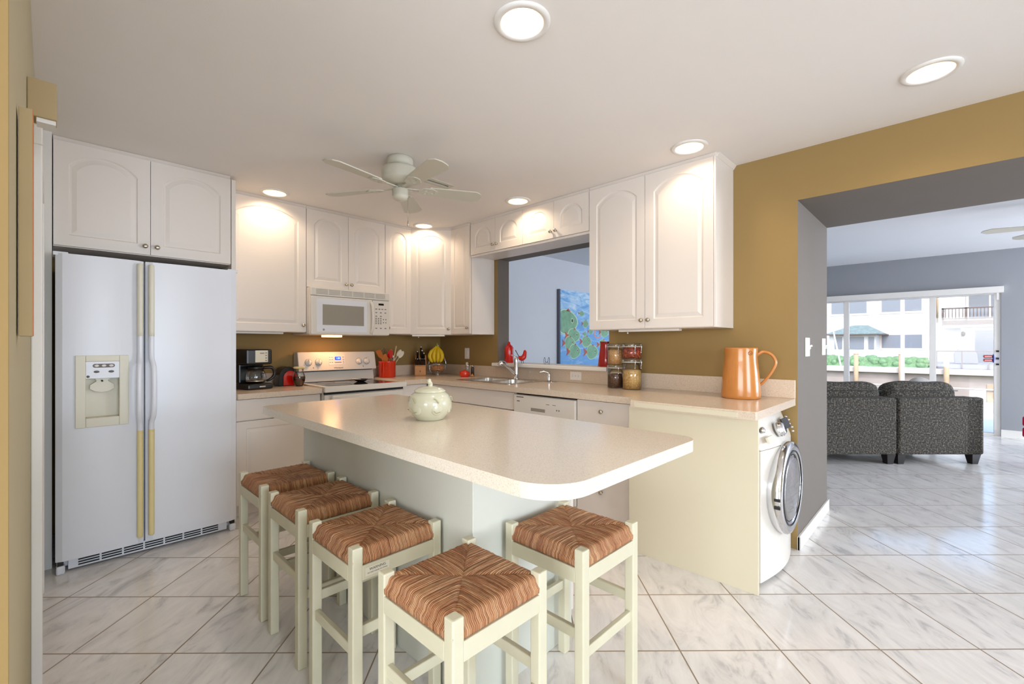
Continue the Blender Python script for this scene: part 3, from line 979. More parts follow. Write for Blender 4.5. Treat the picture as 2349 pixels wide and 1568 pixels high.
b = MB(); b.F = F; b.prism([(0.04 + 0.011 * math.cos(a), 0.072 + 0.011 * math.sin(a)) for a in [PI / 2 + i * PI / 8 for i in range(9)]] + [(0.112 + 0.011 * math.cos(a), 0.072 + 0.011 * math.sin(a)) for a in [-PI / 2 + i * PI / 8 for i in range(9)]], 0.0, 0.0012, 'printgrey'); obj('button_strip', b, pn)
b = MB(); b.F = F
for x in (0.045, 0.076, 0.107):
    b.lathe([(0.0105, 0.0012), (0.009, 0.003), (0, 0.0032)], 'trim', (x, 0.072, 0), 16, sy=0.7)
for x in (0.045, 0.107):
    b.lathe([(0.0125, 0.0), (0.011, 0.002), (0, 0.0022)], 'printgrey', (x, 0.038, 0), 16, sy=0.55)
obj('button', b, pn)
b = MB(); b.F = F; b.lathe([(0.007, 0), (0.007, 0.001)], 'printgrey', (0.010, 0.012, 0), 16); obj('badge', b, pn)
b = MB()
b.F = FA(-2.971, -0.775, 1.062)
pd = [(-0.024, 0.0), (-0.026, -0.02), (-0.052, -0.04), (-0.053, -0.062), (-0.03, -0.078), (0.0, -0.084), (0.03, -0.078), (0.053, -0.062), (0.052, -0.04), (0.026, -0.02), (0.024, 0.0)]
b.prism(pd, 0.0, 0.007, 'bisque'); obj('dispenser_paddle', b, ds, 0.002)
b = MB(); b.box(-3.0, -0.79, 1.05, -2.94, -0.755, 1.062, 'bisque'); b.cyl((-2.975, -0.785, 1.055), (-2.97, -0.785, 1.04), 0.004, 'dark'); obj('nozzle', b, ds)
# kick grille
b = MB(); b.box(-3.11, -0.775, 0.012, -2.35, -0.75, 0.068, 'fridge'); gr = obj('kick_grille', b, t, 0.002)
b = MB()
for k in range(7):
    for r in range(3):
        b.box(-3.07 + k * 0.097, -0.7765, 0.022 + r * 0.014, -3.07 + k * 0.097 + 0.088, -0.7748, 0.030 + r * 0.014, 'dark')
obj('grille_slots', b, gr)
for x in (-3.14, -2.32):
    b = MB(); b.box(x - 0.018, -0.80, 0.0, x + 0.018, -0.755, 0.045, 'fridge'); obj('foot_cover', b, t, 0.008)
    b = MB(); b.box(x - 0.012, -0.79, 0.045, x + 0.012, -0.76, 0.068, 'dark'); obj('hinge', b, t)
    b = MB(); b.box(x - 0.03, -0.80, 1.736, x + 0.03, -0.70, 1.757, 'fridge'); obj('top_hinge_cover', b, t, 0.003)

# ------------------------------------------------------------------ base units and counters
CB = 0.922      # main counter height
CA = 0.900      # counter left of the range
def base_cab(label, F, w, depth, h, fronts, kick=True):
    """fronts: list of (kind, u0, v0, w, h, knob)"""
    t = thing('base_cabinet', label, 'cabinet', F @ Vector((w / 2, 0, -depth / 2)), 0)
    t.location.z = 0; INV[t.name] = Matrix.Translation(-Vector(t.location))
    b = MB(); b.F = F
    b.box(0.001, 0.09, -depth, w - 0.001, h, 0, 'white'); b.box(0.001, 0.0, -depth, w - 0.001, 0.09, -0.06, 'white')
    obj('carcass', b, t, 0.001)
    for k, u0, v0, fw_, fh, kn in fronts:
        G = F @ Matrix.Translation((u0, v0, 0))
        if k == 'door':
            add_door(t, G, fw_, fh, kn, arch=False)
        else:
            add_door(t, G, fw_, fh, kn, name='drawer' if k == 'drawer' else 'front_panel', flat=True)
    return t
base_cab('white base cabinet between the refrigerator and the range', FA(-2.255, -0.60, 0), 0.598, 0.597, CA - 0.042,
         [('drawer', 0, 0.705, 0.598, 0.148, None), ('door', 0, 0.105, 0.598, 0.592, (0.56, 0.53))])
base_cab('white filler cabinet between the range and the inner corner', FA(-0.898, -0.60, 0), 0.275, 0.597, CB - 0.045,
         [('panel', 0, 0.105, 0.275, 0.765, None)])
base_cab('white sink cabinet with plain doors under the sink', FB(-0.60, -0.625, 0), 1.17, 0.597, CB - 0.045,
         [('panel', 0, 0.735, 1.17, 0.135, None), ('door', 0, 0.105, 0.585, 0.622, (0.55, 0.56)), ('door', 0.585, 0.105, 0.585, 0.622, (0.035, 0.56))])
base_cab('white drawer cabinet with round knobs beside the dishwasher', FB(-0.60, -2.402, 0), 0.455, 0.597, CB - 0.045,
         [('drawer', 0, 0.725, 0.455, 0.145, (0.2, 0.08)), ('drawer', 0, 0.42, 0.455, 0.298, (0.2, 0.15)), ('drawer', 0, 0.105, 0.455, 0.308, (0.2, 0.165))])

# dishwasher
t = thing('dishwasher', 'white built-in dishwasher under the counter beside the sink cabinet', 'dishwasher', (-0.32, -2.1, 0))
b = MB(); b.box(-0.60, -2.396, 0.10, -0.03, -1.80, 0.862, 'appl'); b.box(-0.55, -2.396, 0.0, -0.03, -1.80, 0.1, 'dark'); obj('tub', b, t)
F = FB(-0.60, -1.802, 0)
b = MB(); b.F = F; b.box(0, 0.12, 0.001, 0.592, 0.70, 0.028, 'appl'); obj('door', b, t, 0.006)
b = MB(); b.F = F; b.box(0, 0.705, 0.001, 0.592, 0.862, 0.034, 'appl'); cp = obj('control_panel', b, t, 0.006)
b = MB(); b.F = F
b.box(0.03, 0.842, 0.034, 0.105, 0.848, 0.0346, 'darkprint'); b.box(0.035, 0.81, 0.034, 0.065, 0.816, 0.0346, 'darkprint')
for x in (0.33, 0.39):
    b.box(x, 0.808, 0.034, x + 0.032, 0.812, 0.0346, 'printgrey')
for x in (0.43, 0.45):
    b.lathe([(0.006, 0.034), (0.005, 0.0346)], 'printgrey', (x, 0.775, 0), 10)
obj('printed_marks', b, cp)
b = MB(); b.F = F; b.box(0.18, 0.748, 0.0335, 0.32, 0.772, 0.0345, 'mwin'); obj('handle_slot', b, cp, 0.0003)
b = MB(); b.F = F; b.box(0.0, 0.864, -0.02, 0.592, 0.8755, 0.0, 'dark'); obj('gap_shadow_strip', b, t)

# counters
def rounded(pts, rads, n=8):
    out = []
    N = len(pts)
    for i, p in enumerate(pts):
        r = rads[i] if isinstance(rads, (list, tuple)) else rads
        p = Vector(p)
        if r <= 0:
            out.append((p.x, p.y)); continue
        a = (Vector(pts[i - 1]) - p).normalized(); c = (Vector(pts[(i + 1) % N]) - p).normalized()
        th = a.angle(c); d = r / math.tan(th / 2)
        s = p + a * d; e = p + c * d; o_ = p + (a + c).normalized() * (r / math.sin(th / 2))
        a0 = math.atan2(s.y - o_.y, s.x - o_.x); a1 = math.atan2(e.y - o_.y, e.x - o_.x)
        da = (a1 - a0 + PI) % (2 * PI) - PI
        for k in range(n + 1):
            q = a0 + da * k / n
            out.append((o_.x + r * math.cos(q), o_.y + r * math.sin(q)))
    return out
t = thing('countertop', 'speckled beige countertop left of the range, under the coffee maker', 'countertop', (-1.95, -0.33, 0.862))
b = MB(); b.plate([(-2.255, -0.665), (-1.656, -0.665), (-1.656, -0.002), (-2.255, -0.002)], [], CA - 0.038, CA, 'ctop'); obj('worktop', b, t, 0.006)
b = MB(); b.box(-2.255, -0.021, CA, -1.656, -0.002, CA + 0.103, 'ctop'); obj('backsplash', b, t, 0.003)

t = thing('countertop', 'long speckled beige countertop running from the range past the sink to the washer', 'countertop', (-0.3, -2.0, 0.88))
sink_hole = rounded([(-0.545, -1.655), (-0.125, -1.655), (-0.125, -0.985), (-0.545, -0.985)], 0.04, 5)
outer = [(-0.898, -0.002), (-0.898, -0.665), (-0.72, -0.665), (-0.665, -0.72), (-0.665, -2.85), (-0.69, -2.862)] + rounded([(-0.78, -2.90), (-0.78, -3.588), ], [0.0, 0.0]) + [(-0.002, -3.588), (-0.002, -0.002)]
b = MB(); b.plate(outer, [sink_hole], CB - 0.042, CB, 'ctop'); wt = obj('worktop', b, t, 0.006)
b = MB()
b.box(-0.021, -0.96, CB, -0.002, -0.002, CB + 0.108, 'ctop'); b.box(-0.60 - 0.296, -0.021, CB, -0.021, -0.002, CB + 0.108, 'ctop')
b.box(-0.021, -2.27, CB, -0.002, -0.96, CB + 0.1125, 'ctop'); b.box(-0.021, -3.588, CB, -0.002, -2.27, CB + 0.112, 'ctop')
obj('backsplash', b, t, 0.002)
b = MB(); b.box(-0.786, -3.50, CB - 0.036, -0.7805, -2.93, CB - 0.010, 'panelw'); o = obj('edge_strip', b, t, 0.001); o['label'] = 'paler replacement edge strip'

# laundry enclosure panel
b = MB(); b.box(-0.722, -3.578, 0.0, -0.704, -2.862, CB - 0.043, 'panelw')
tag(obj('laundry_side_panel', b, None, 0.001), 'large plain white panel enclosing the washer, under the end of the counter', 'panel')

# ------------------------------------------------------------------ washer
t = thing('washing_machine', 'white front-loading washing machine with chrome porthole', 'washing machine', (-0.35, -3.3, 0))
x0, x1 = -0.628, -0.02
b = MB()
pl = [(x0, -2.95), (x1, -2.95), (x1, -3.555)] + [(x1 + (x0 - x1) * i / 14, -3.565 - 0.042 * math.sin(PI * i / 14)) for i in range(15)] + [(x0, -3.548)]
b.prism(pl, 0.02, 0.70, 'appl'); bd = obj('body', b, t, 0.003)
b = MB()
# slanted console
pt = [(x0, -2.95), (x1, -2.95), (x1, -3.50)] + [(x1 + (x0 - x1) * i / 14, -3.505 - 0.03 * math.sin(PI * i / 14)) for i in range(15)] + [(x0, -3.50)]
n = len(pl)
b.add([(p[0], p[1], 0.702) for p in pl] + [(p[0], p[1], 0.858) for p in pt], [tuple(range(n)), tuple(range(2 * n - 1, n - 1, -1))] + [(i, (i + 1) % n, n + (i + 1) % n, n + i) for i in range(n)], 'appl')
cs = obj('control_console', b, t, 0.004)
b = MB(); b.box(x0 + 0.01, -3.5, 0.858, x1 - 0.01, -2.95, 0.868, 'appl'); obj('top', b, t, 0.003)
b = MB(); b.box(x0 + 0.05, -3.5, 0.0, x1 - 0.05, -3.0, 0.02, 'dark'); obj('feet', b, t)
yw = -3.612; zc = 0.465; xc_ = -0.335
F = FA(xc_, yw, zc)
b = MB(); b.F = F
b.lathe([(0.238, -0.035), (0.25, 0.0), (0.25, 0.018), (0.244, 0.03), (0.226, 0.036), (0.2, 0.034), (0.195, 0.026)], 'chrome', n=64)
bmesh.ops.delete(b.bm, geom=[f for f in b.bm.faces if len(f.verts) > 8], context='FACES')
ring = obj('porthole_ring', b, t, fix=False)
b = MB(); b.F = F; b.lathe([(0.197, 0.027), (0.16, 0.034), (0.09, 0.040), (0.0, 0.042)], 'mwin', n=48); gl = obj('porthole_glass', b, ring)
M['porthole'] = mat('smoky_porthole_glass', (96, 92, 92), 0.06, spec=0.9, coat=1.0)
gl.data.materials[0] = M['porthole']
b = MB(); b.F = F; b.tube([(0.2 * math.cos(a), 0.2 * math.sin(a), 0.032) for a in [2 * PI * i / 48 for i in range(49)]], 0.004, 'black', 8); obj('porthole_gasket', b, ring)
b = MB(); b.F = F
for a in (205, 240):
    a = math.radians(a - 30)
    b.box(-0.2505, 0.06 * (-1) if a > 3.3 else -0.02, 0.002, -0.242, -0.045 if a > 3.3 else -0.005, 0.03, 'dark')
obj('hinge_slots', b, ring)
# console fittings, following the slant
sl = math.atan2(0.07, 0.156)
G = Matrix.Translation((xc_, -3.588, 0.785)) @ Matrix.Rotation(sl, 4, 'X').inverted() @ frame((0, 0, 0), (1, 0, 0), (0, 0, 1), (0, -1, 0))
b = MB(); b.F = G; b.lathe([(0.04, -0.01), (0.04, 0.012), (0.034, 0.014), (0.032, 0.024), (0.028, 0.028), (0.0, 0.029)], 'chrome', (-0.045, 0.0, 0), 36); obj('program_dial', b, cs)
b = MB(); b.F = G; b.box(0.05, -0.015, -0.003, 0.17, 0.045, 0.006, 'lcdblk'); obj('display', b, cs, 0.001)
b = MB(); b.F = G; b.box(-0.26, -0.045, -0.02, -0.17, -0.012, -0.006, 'bisque'); obj('detergent_handle', b, cs, 0.002)
b = MB(); b.F = G; b.lathe([(0.016, -0.02), (0.016, 0.0), (0.012, 0.004), (0.0, 0.005)], 'chrome', (-0.285, 0.03, 0), 24); obj('power_button', b, cs)
b = MB(); b.F = G
for k in range(5):
    b.lathe([(0.006, -0.01), (0.006, -0.001), (0, 0.0)], 'chrome', (0.205 + 0.022 * (k % 2), 0.045 - 0.022 * k, 0), 14)
obj('option_buttons', b, cs)

# ------------------------------------------------------------------ range
t = thing('electric_range', 'white electric range with black glass cooktop', 'range', (-1.28, -0.33, 0))
b = MB(); b.box(-1.648, -0.645, 0.03, -0.904, -0.02, 0.868, 'appl'); obj('oven_body', b, t, 0.004)
b = MB(); b.plate([(-1.652, -0.70), (-0.90, -0.70), (-0.90, -0.02), (-1.652, -0.02)], [[(-1.615, -0.665), (-0.937, -0.665), (-0.937, -0.11), (-1.615, -0.11)]], 0.868, 0.912, 'appl'); obj('cooktop_frame', b, t, 0.005)
b = MB(); b.box(-1.615, -0.665, 0.88, -0.937, -0.11, 0.909, 'blackglass'); cg = obj('cooktop_glass', b, t)
b = MB()
for (cx_, cy_, r_) in ((-1.45, -0.50, 0.105), (-1.10, -0.50, 0.08), (-1.45, -0.24, 0.08), (-1.10, -0.24, 0.105)):
    b.tube([(cx_ + r_ * math.cos(a), cy_ + r_ * math.sin(a), 0.9092) for a in [2 * PI * i / 32 for i in range(33)]], 0.0012, 'printgrey', 6)
obj('burner_marking', b, cg)
b = MB(); b.box(-1.645, -0.675, 0.20, -0.907, -0.648, 0.845, 'appl'); od = obj('oven_door', b, t, 0.006)
b = MB(); b.box(-1.60, -0.716, 0.775, -0.952, -0.70, 0.84, 'appl'); b.box(-1.60, -0.71, 0.79, -1.57, -0.675, 0.83, 'appl'); b.box(-0.982, -0.71, 0.79, -0.952, -0.675, 0.83, 'appl'); obj('door_handle', b, od, 0.008)
b = MB(); b.box(-1.50, -0.6765, 0.36, -1.05, -0.674, 0.66, 'mwin'); obj('oven_window', b, od, 0.001)
b = MB(); b.box(-1.645, -0.668, 0.04, -0.907, -0.648, 0.185, 'appl'); obj('storage_drawer', b, t, 0.005)
b = MB(); b.box(-1.643, -0.65, 0.846, -0.909, -0.63, 0.8675, 'dark'); obj('door_gap', b, t)
b = MB()
b.prism([(-0.125, 0.912), (-0.105, 1.003), (-0.02, 1.003), (-0.02, 0.912)], -1.640, -0.912, 'appl', 'x'); obj('lower_backguard', b, t, 0.004)
b = MB(); b.box(-1.63, -0.095, 1.003, -0.92, -0.02, 1.012, 'dark'); obj('vent_gap', b, t)
b = MB()
b.prism([(-0.155, 1.012), (-0.118, 1.182), (-0.03, 1.182), (-0.02, 1.012)], -1.65, -0.902, 'appl', 'x'); bg = obj('control_backguard', b, t, 0.006)
sl = math.atan2(0.037, 0.17)
G = Matrix.Translation((-1.276, -0.1375, 1.095)) @ Matrix.Rotation(sl, 4, 'X').inverted() @ frame((0, 0, 0), (1, 0, 0), (0, 0, 1), (0, -1, 0))
for x in (-0.285, -0.195, 0.195, 0.275):
    b = MB(); b.F = G
    b.lathe([(0.03, -0.003), (0.03, 0.002), (0.024, 0.003), (0.022, 0.02), (0.0, 0.022)], 'trim', (x, -0.005, 0), 28)
    b.box(x - 0.0045, -0.027, 0.018, x + 0.0045, 0.017, 0.030, 'trim')
    kn = obj('burner_knob', b, bg)
    b = MB(); b.F = G
    b.tube([(x + 0.031 * math.cos(a), -0.005 + 0.031 * math.sin(a), 0.0015) for a in [2 * PI * i / 28 for i in range(29)]], 0.0013, 'printgrey', 5)
    obj('dial_ring', b, kn)
b = MB(); b.F = G; b.box(-0.10, -0.035, -0.002, 0.055, 0.058, 0.0015, 'trim'); ck = obj('clock_panel', b, bg, 0.001)
b = MB(); b.F = G; b.box(-0.04, 0.012, 0.001, 0.015, 0.042, 0.0035, 'lcd'); dp = obj('clock_display', b, ck, 0.001)
text('display_digits', '1:08', 0.024, 'lcdtxt', G @ Matrix.Translation((-0.0125, 0.027, 0.0036)), dp, 0.0004)
b = MB(); b.F = G
for x in (-0.088, -0.068):
    for y in (0.035, 0.012, -0.012):
        b.box(x - 0.006, y, 0.0014, x + 0.006, y + 0.005, 0.0022, 'printgrey')
for y in (0.035, 0.012, -0.005, -0.02):
    b.box(0.034, y, 0.0014, 0.046, y + 0.005, 0.0022, 'printgrey')
b.box(-0.045, -0.014, 0.0014, 0.02, -0.008, 0.0022, 'printgrey')
obj('clock_buttons', b, ck)
text('maker_lettering', 'Whirlpool', 0.021, 'darkprint', G @ Matrix.Translation((-0.012, -0.062, 0.0003)), bg, 0.0004)
b = MB(); b.F = G
for x in (-0.245, 0.235):
    b.prism([(x - 0.005, -0.06), (x + 0.005, -0.06), (x, -0.046)], -0.001, 0.0009, 'printgrey')
obj('panel_marks', b, bg)

t = thing('spoon_rest', 'small dark and white spoon rest dish on the glass cooktop', 'spoon rest', (-1.17, -0.35, 0.909))
b = MB(); b.lathe([(0.03, 0.0), (0.04, 0.004), (0.062, 0.018), (0.066, 0.024), (0.06, 0.02), (0.035, 0.007), (0, 0.006)], 'darkprint', (-1.17, -0.35, 0.9095), 28); obj('dish', b, t)
b = MB(); b.tube([(-1.25, -0.33, 0.936), (-1.17, -0.35, 0.93)], 0.01, 'trim', 8, flat=0.4); obj('rim_patch', b, t)

# ------------------------------------------------------------------ sink and faucet
t = thing('kitchen_sink', 'stainless steel double-bowl sink set in the counter', 'sink', (-0.33, -1.32, CB))
def bowl(x0, x1, y0, y1, depth):
    b = MB()
    top = rounded([(x0, y0), (x1, y0), (x1, y1), (x0, y1)], 0.05, 6)
    low = rounded([(x0 + 0.015, y0 + 0.015), (x1 - 0.015, y0 + 0.015), (x1 - 0.015, y1 - 0.015), (x0 + 0.015, y1 - 0.015)], 0.045, 6)
    n = len(top)
    b.add([(p[0], p[1], CB + 0.004) for p in top] + [(p[0], p[1], CB - depth) for p in low], [(i, n + i, n + (i + 1) % n, (i + 1) % n) for i in range(n)] + [tuple(range(n, 2 * n))], 'steel', False)
    return b, top
b1, h1 = bowl(-0.525, -0.16, -1.305, -1.005, 0.16)
b2, h2 = bowl(-0.525, -0.16, -1.635, -1.335, 0.16)
b = MB(); b.plate(rounded([(-0.56, -1.672), (-0.072, -1.672), (-0.072, -0.968), (-0.56, -0.968)], 0.03, 5), [h1, h2], CB, CB + 0.004, 'steel'); obj('rim', b, t, 0.001)
obj('basin', b1, t, fix=False); obj('basin', b2, t, fix=False)
t = thing('faucet', 'chrome single-lever faucet with pull-out spray behind the sink', 'faucet', (-0.11, -1.33, CB))
b = MB(); b.lathe([(0.03, 0.0), (0.03, 0.008), (0.023, 0.014), (0.021, 0.06), (0.021, 0.15), (0.023, 0.18), (0.02, 0.2), (0.01, 0.212), (0, 0.214)], 'chrome', (-0.11, -1.33, CB + 0.004), 28); bd = obj('body', b, t)
b = MB(); b.tube([(-0.11, -1.33, CB + 0.2), (-0.125, -1.315, CB + 0.22), (-0.15, -1.30, CB + 0.232)], [0.016, 0.013, 0.007], 'chrome', 10, flat=0.6); obj('lever', b, t)
b = MB(); b.tube([(-0.115, -1.33, CB + 0.045), (-0.15, -1.325, CB + 0.07), (-0.19, -1.315, CB + 0.105), (-0.225, -1.305, CB + 0.135)], [0.016, 0.015, 0.014, 0.014], 'chrome', 12); obj('spout', b, t)
b = MB(); b.tube([(-0.22, -1.307, CB + 0.13), (-0.24, -1.30, CB + 0.15), (-0.27, -1.29, CB + 0.158), (-0.285, -1.285, CB + 0.135)], [0.017, 0.024, 0.026, 0.018], 'chrome', 12); obj('spray_head', b, t)
t = thing('soap_dispenser', 'small chrome soap dispenser pump right of the sink', 'soap dispenser', (-0.10, -1.72, CB))
b = MB(); b.lathe([(0.05, 0), (0.05, 0.003), (0.02, 0.004)], 'steel', (-0.10, -1.72, CB), 28, sy=1.6); b.lathe([(0.017, 0.003), (0.014, 0.02), (0.014, 0.055), (0.018, 0.075), (0.0, 0.082)], 'chrome', (-0.10, -1.72, CB), 20); obj('pump_body', b, t)
b = MB(); b.tube([(-0.10, -1.72, CB + 0.075), (-0.12, -1.69, CB + 0.09), (-0.15, -1.65, CB + 0.084)], [0.008, 0.007, 0.006], 'chrome', 10); obj('nozzle', b, t)

# ------------------------------------------------------------------ outlets and switches
def plate(name, label, F, w, h, cat, kind):
    t = thing(name, label, cat, F.to_translation())
    b = MB(); b.F = F; b.box(-w / 2, -h / 2, 0.0005, w / 2, h / 2, 0.006, 'trim' if kind != 'chrome' else 'trim'); obj('cover_plate', b, t, 0.002)
    return t
F = FB(0.0, -0.485, 1.155)
t = plate('wall_switch', 'blank white rectangular switch plate on the wall above the red jar', F, 0.072, 0.118, 'switch', 'r')
b = MB(); b.F = F; b.box(-0.017, -0.033, 0.005, 0.017, 0.033, 0.0085, 'trim'); obj('rocker', b, t, 0.001)
F = FB(-0.021, -1.955, 0.982)
t = plate('wall_outlet', 'horizontal white outlet plate below the pass-through ledge', F, 0.118, 0.072, 'outlet', 'o')
b = MB(); b.F = F
for x in (-0.03, 0.03):
    b.box(x - 0.016, -0.014, 0.005, x + 0.016, 0.014, 0.0075, 'trim')
o = obj('sockets', b, t, 0.002)
b = MB(); b.F = F
for x in (-0.03, 0.03):
    for s in (-0.006, 0.006):
        b.box(x - 0.004, s - 0.001, 0.0074, x + 0.004, s + 0.001, 0.008, 'darkprint')
b.lathe([(0.006, 0.005), (0.004, 0.0068), (0, 0.007)], 'nickel', (0, 0, 0), 12)
obj('slots', b, o)
for x, lab in ((0.25, 'double switch plate on the grey jamb, the one nearer the kitchen'), (0.775, 'double switch plate on the grey jamb, the one nearer the living room')):
    F = FA(x, -3.597, 1.235)
    t = plate('wall_switch', lab, F, 0.118, 0.122, 'switch', 's'); t['group'] = 'switch plates on the grey jamb'
    for s in (-0.024, 0.024):
        b = MB(); b.F = F; b.box(s - 0.006, -0.012, 0.005, s + 0.006, 0.012, 0.008, 'trim')
        b.F = F @ Matrix.Translation((s, 0, 0.006)) @ Matrix.Rotation(math.radians(-28 if s > 0 else 28), 4, 'X'); b.box(-0.004, -0.006, 0, 0.004, 0.006, 0.022, 'trim'); obj('toggle', b, t, 0.001)

# ------------------------------------------------------------------ island
t = thing('kitchen_island', 'freestanding kitchen island base in pale sage paint', 'island', (-1.9, -2.35, 0))
b = MB(); b.box(-2.172, -3.09, 0.0, -1.61, -1.62, 0.878, 'ibase'); obj('base', b, t, 0.002)
b = MB()
for i in range(3):
    y = -3.085 + i * 0.487
    F = frame((-1.61, y, 0.10), (0, 1, 0), (0, 0, 1), (1, 0, 0))
    d = add_door(t, F, 0.485, 0.77, None, arch=False)
    b = MB(); b.F = F; b.tube([(0.035, 0.42, 0.02), (0.035, 0.42, 0.045), (0.035, 0.54, 0.045), (0.035, 0.54, 0.02)], 0.005, 'trim', 8); obj('handle', b, d)
b = MB(); b.plate(rounded([(-2.39, -3.625), (-1.572, -3.625), (-1.572, -1.60), (-2.39, -1.60)], [0.13, 0.07, 0.04, 0.05], 10), [], 0.881, 0.92, 'itop')
ot = tag(obj('island_countertop', b, None, 0.010, 3), 'glossy ivory countertop with rounded corners on the island', 'countertop')

# ginger-jar style canister on the island
jx, jy = -2.0, -2.60
t = thing('cookie_jar', 'round pale green ceramic lidded jar on the island', 'jar', (jx, jy, 0.9205))
b = MB(); b.lathe([(0.0, 0.0), (0.060, 0.0), (0.063, 0.003), (0.078, 0.022), (0.092, 0.048), (0.097, 0.068), (0.094, 0.088), (0.083, 0.107), (0.071, 0.118), (0.067, 0.121), (0.0, 0.121)], 'celadon', (jx, jy, 0.9205), 48); bd = obj('body', b, t)
b = MB(); b.lathe([(0.068, 0.121), (0.070, 0.124), (0.068, 0.128), (0.052, 0.139), (0.02, 0.145), (0.0, 0.146)], 'celadon', (jx, jy, 0.9205), 48); ld = obj('lid', b, t)
b = MB(); b.tube([(jx, jy, 1.062), (jx + 0.004, jy, 1.075), (jx - 0.004, jy, 1.088), (jx + 0.002, jy, 1.096)], [0.012, 0.009, 0.011, 0.005], 'celadon', 12); obj('stem_knob', b, ld)
b = MB()
for a, z, rr, hh in ((-1.85, 0.060, 0.028, 0.034), (-0.85, 0.062, 0.03, 0.036), (0.4, 0.06, 0.03, 0.034), (2.2, 0.06, 0.03, 0.034), (-2.9, 0.06, 0.03, 0.034)):
    b.F = Matrix.Translation((jx, jy, 0.9205 + z)) @ Matrix.Rotation(a, 4, 'Z')
    b.ball((0.085, 0, 0), (0.012, rr, hh), 'celadon', 20, 12)
    b.tube([(0.098, 0.004, hh * 0.6), (0.098, -0.006, hh * 1.0), (0.092, -0.016, hh * 1.15)], [0.003, 0.003, 0.002], 'celshade', 8)
    b.tube([(0.099, -0.018, -0.012), (0.1, -0.006, -0.022), (0.099, 0.012, -0.018)], [0.0012, 0.0022, 0.0012], 'celshade', 8)
b.F = Matrix.Identity(4)
obj('fruit_relief', b, bd)

# ------------------------------------------------------------------ stools
def seat_mb():
    b = MB(); b.mi('rush')
    N = 84; h = 0.159
    G = {}
    bm = b.bm
    def strand(c):
        return abs(math.sin(c * PI / 0.0095))
    rnd = random.Random(3)
    jit = [rnd.uniform(-0.0012, 0.0012) for _ in range(200)]
    for i in range(N + 1):
        for j in range(N + 1):
            # denser near the rim, folding down over the rails
            s = -1 + 2 * i / N; q = -1 + 2 * j / N
            x = s * h; y = q * h
            ax, ay = abs(x), abs(y)
            m = max(ax, ay); k = min(ax, ay)
            # notch around the legs
            e = h - m
            z = 0.600 + 0.0035 * math.sin(PI * min(1, m / h)) - 0.004 * (1 - m / h)
            c = y if ax > ay else x
            z += 0.0022 * strand(c) + jit[int(abs(c) / 0.0095 * 1) % 200 + (90 if ax > ay else 0)]
            dg = abs(ax - ay)
            z -= 0.006 * math.exp(-(dg / 0.007) ** 2) * (0.35 + 0.65 * m / h)
            if e < 0.018:
                u = 1 - e / 0.018
                z -= 0.018 * (1 - math.sqrt(max(0, 1 - u * u)))
            G[i, j] = bm.verts.new((x, y, z))
    for i in range(N):
        for j in range(N):
            f = bm.faces.new((G[i, j], G[i + 1, j], G[i + 1, j + 1], G[i, j + 1])); f.smooth = True
    # vertical wrap round the rails
    ringt = [(i, 0) for i in range(N)] + [(N, j) for j in range(N)] + [(i, N) for i in range(N, 0, -1)] + [(0, j) for j in range(N, 0, -1)]
    prev = [G[k] for k in ringt]
    for zz, of in ((0.572, 0.009), (0.558, 0.0085), (0.5525, 0.002), (0.549, -0.03)):
        cur = []
        for k, key in enumerate(ringt):
            v = G[key].co
            o2 = of + (0.0015 * strand(v.y if abs(v.x) > abs(v.y) else v.x) if of > 0 else 0)
            L = max(abs(v.x), abs(v.y))
            sc_ = (L + o2) / L
            cur.append(bm.verts.new((v.x * (sc_ if abs(v.x) >= L - 1e-6 else 1) if of > 0 else v.x * sc_, v.y * (sc_ if abs(v.y) >= L - 1e-6 else 1) if of > 0 else v.y * sc_, zz)))
        n = len(cur)
        for k in range(n):
            f = bm.faces.new((prev[k], cur[k], cur[(k + 1) % n], prev[(k + 1) % n])); f.smooth = True
        prev = cur
    f = bm.faces.new(prev)
    return b
def leg_mb(sx, sy):
    b = MB(); r = 0.0175; cx_, cy_ = sx * (0.170 - r), sy * (0.170 - r)
    b.box(cx_ - r, cy_ - r, 0, cx_ + r, cy_ + r, 0.612, 'stool')
    return b
stool = thing('bar_stool', 'x', 'stool', (0, 0, 0), 0, 'rush-seated stools around the island')
obj('seat', seat_mb(), stool)
for sx in (-1, 1):
    for sy in (-1, 1):
        obj('leg', leg_mb(sx, sy), stool, 0.004)
for s in (-1, 1):
    b = MB(); b.box(-0.137, s * 0.1635 - 0.0065, 0.503, 0.137, s * 0.1635 + 0.0065, 0.5525, 'stool'); obj('seat_rail', b, stool, 0.002)
    b = MB(); b.box(s * 0.1635 - 0.0065, -0.137, 0.505, s * 0.1635 + 0.0065, 0.137, 0.552, 'stool'); obj('seat_rail', b, stool, 0.002)
    b = MB(); b.box(-0.137, s * 0.152 - 0.009, 0.262, 0.137, s * 0.152 + 0.009, 0.297, 'stool'); obj('stretcher', b, stool, 0.003)
    b = MB(); b.box(s * 0.152 - 0.009, -0.137, 0.322, s * 0.152 + 0.009, 0.137, 0.357, 'stool'); obj('stretcher', b, stool, 0.003)
spots = [((-2.35, -1.872), 0, 'rush-seated stool farthest from the camera, beside the refrigerator'),
         ((-2.35, -2.305), 0, 'rush-seated stool second from the refrigerator along the island'),
         ((-2.357, -2.762), PI / 2, 'rush-seated stool with a printed warning label on its seat rail'),
         ((-2.367, -3.272), 0, 'rush-seated stool nearest the camera, at the island corner'),
         ((-1.868, -3.283), 0, 'rush-seated stool at the end of the island, toward the washer')]
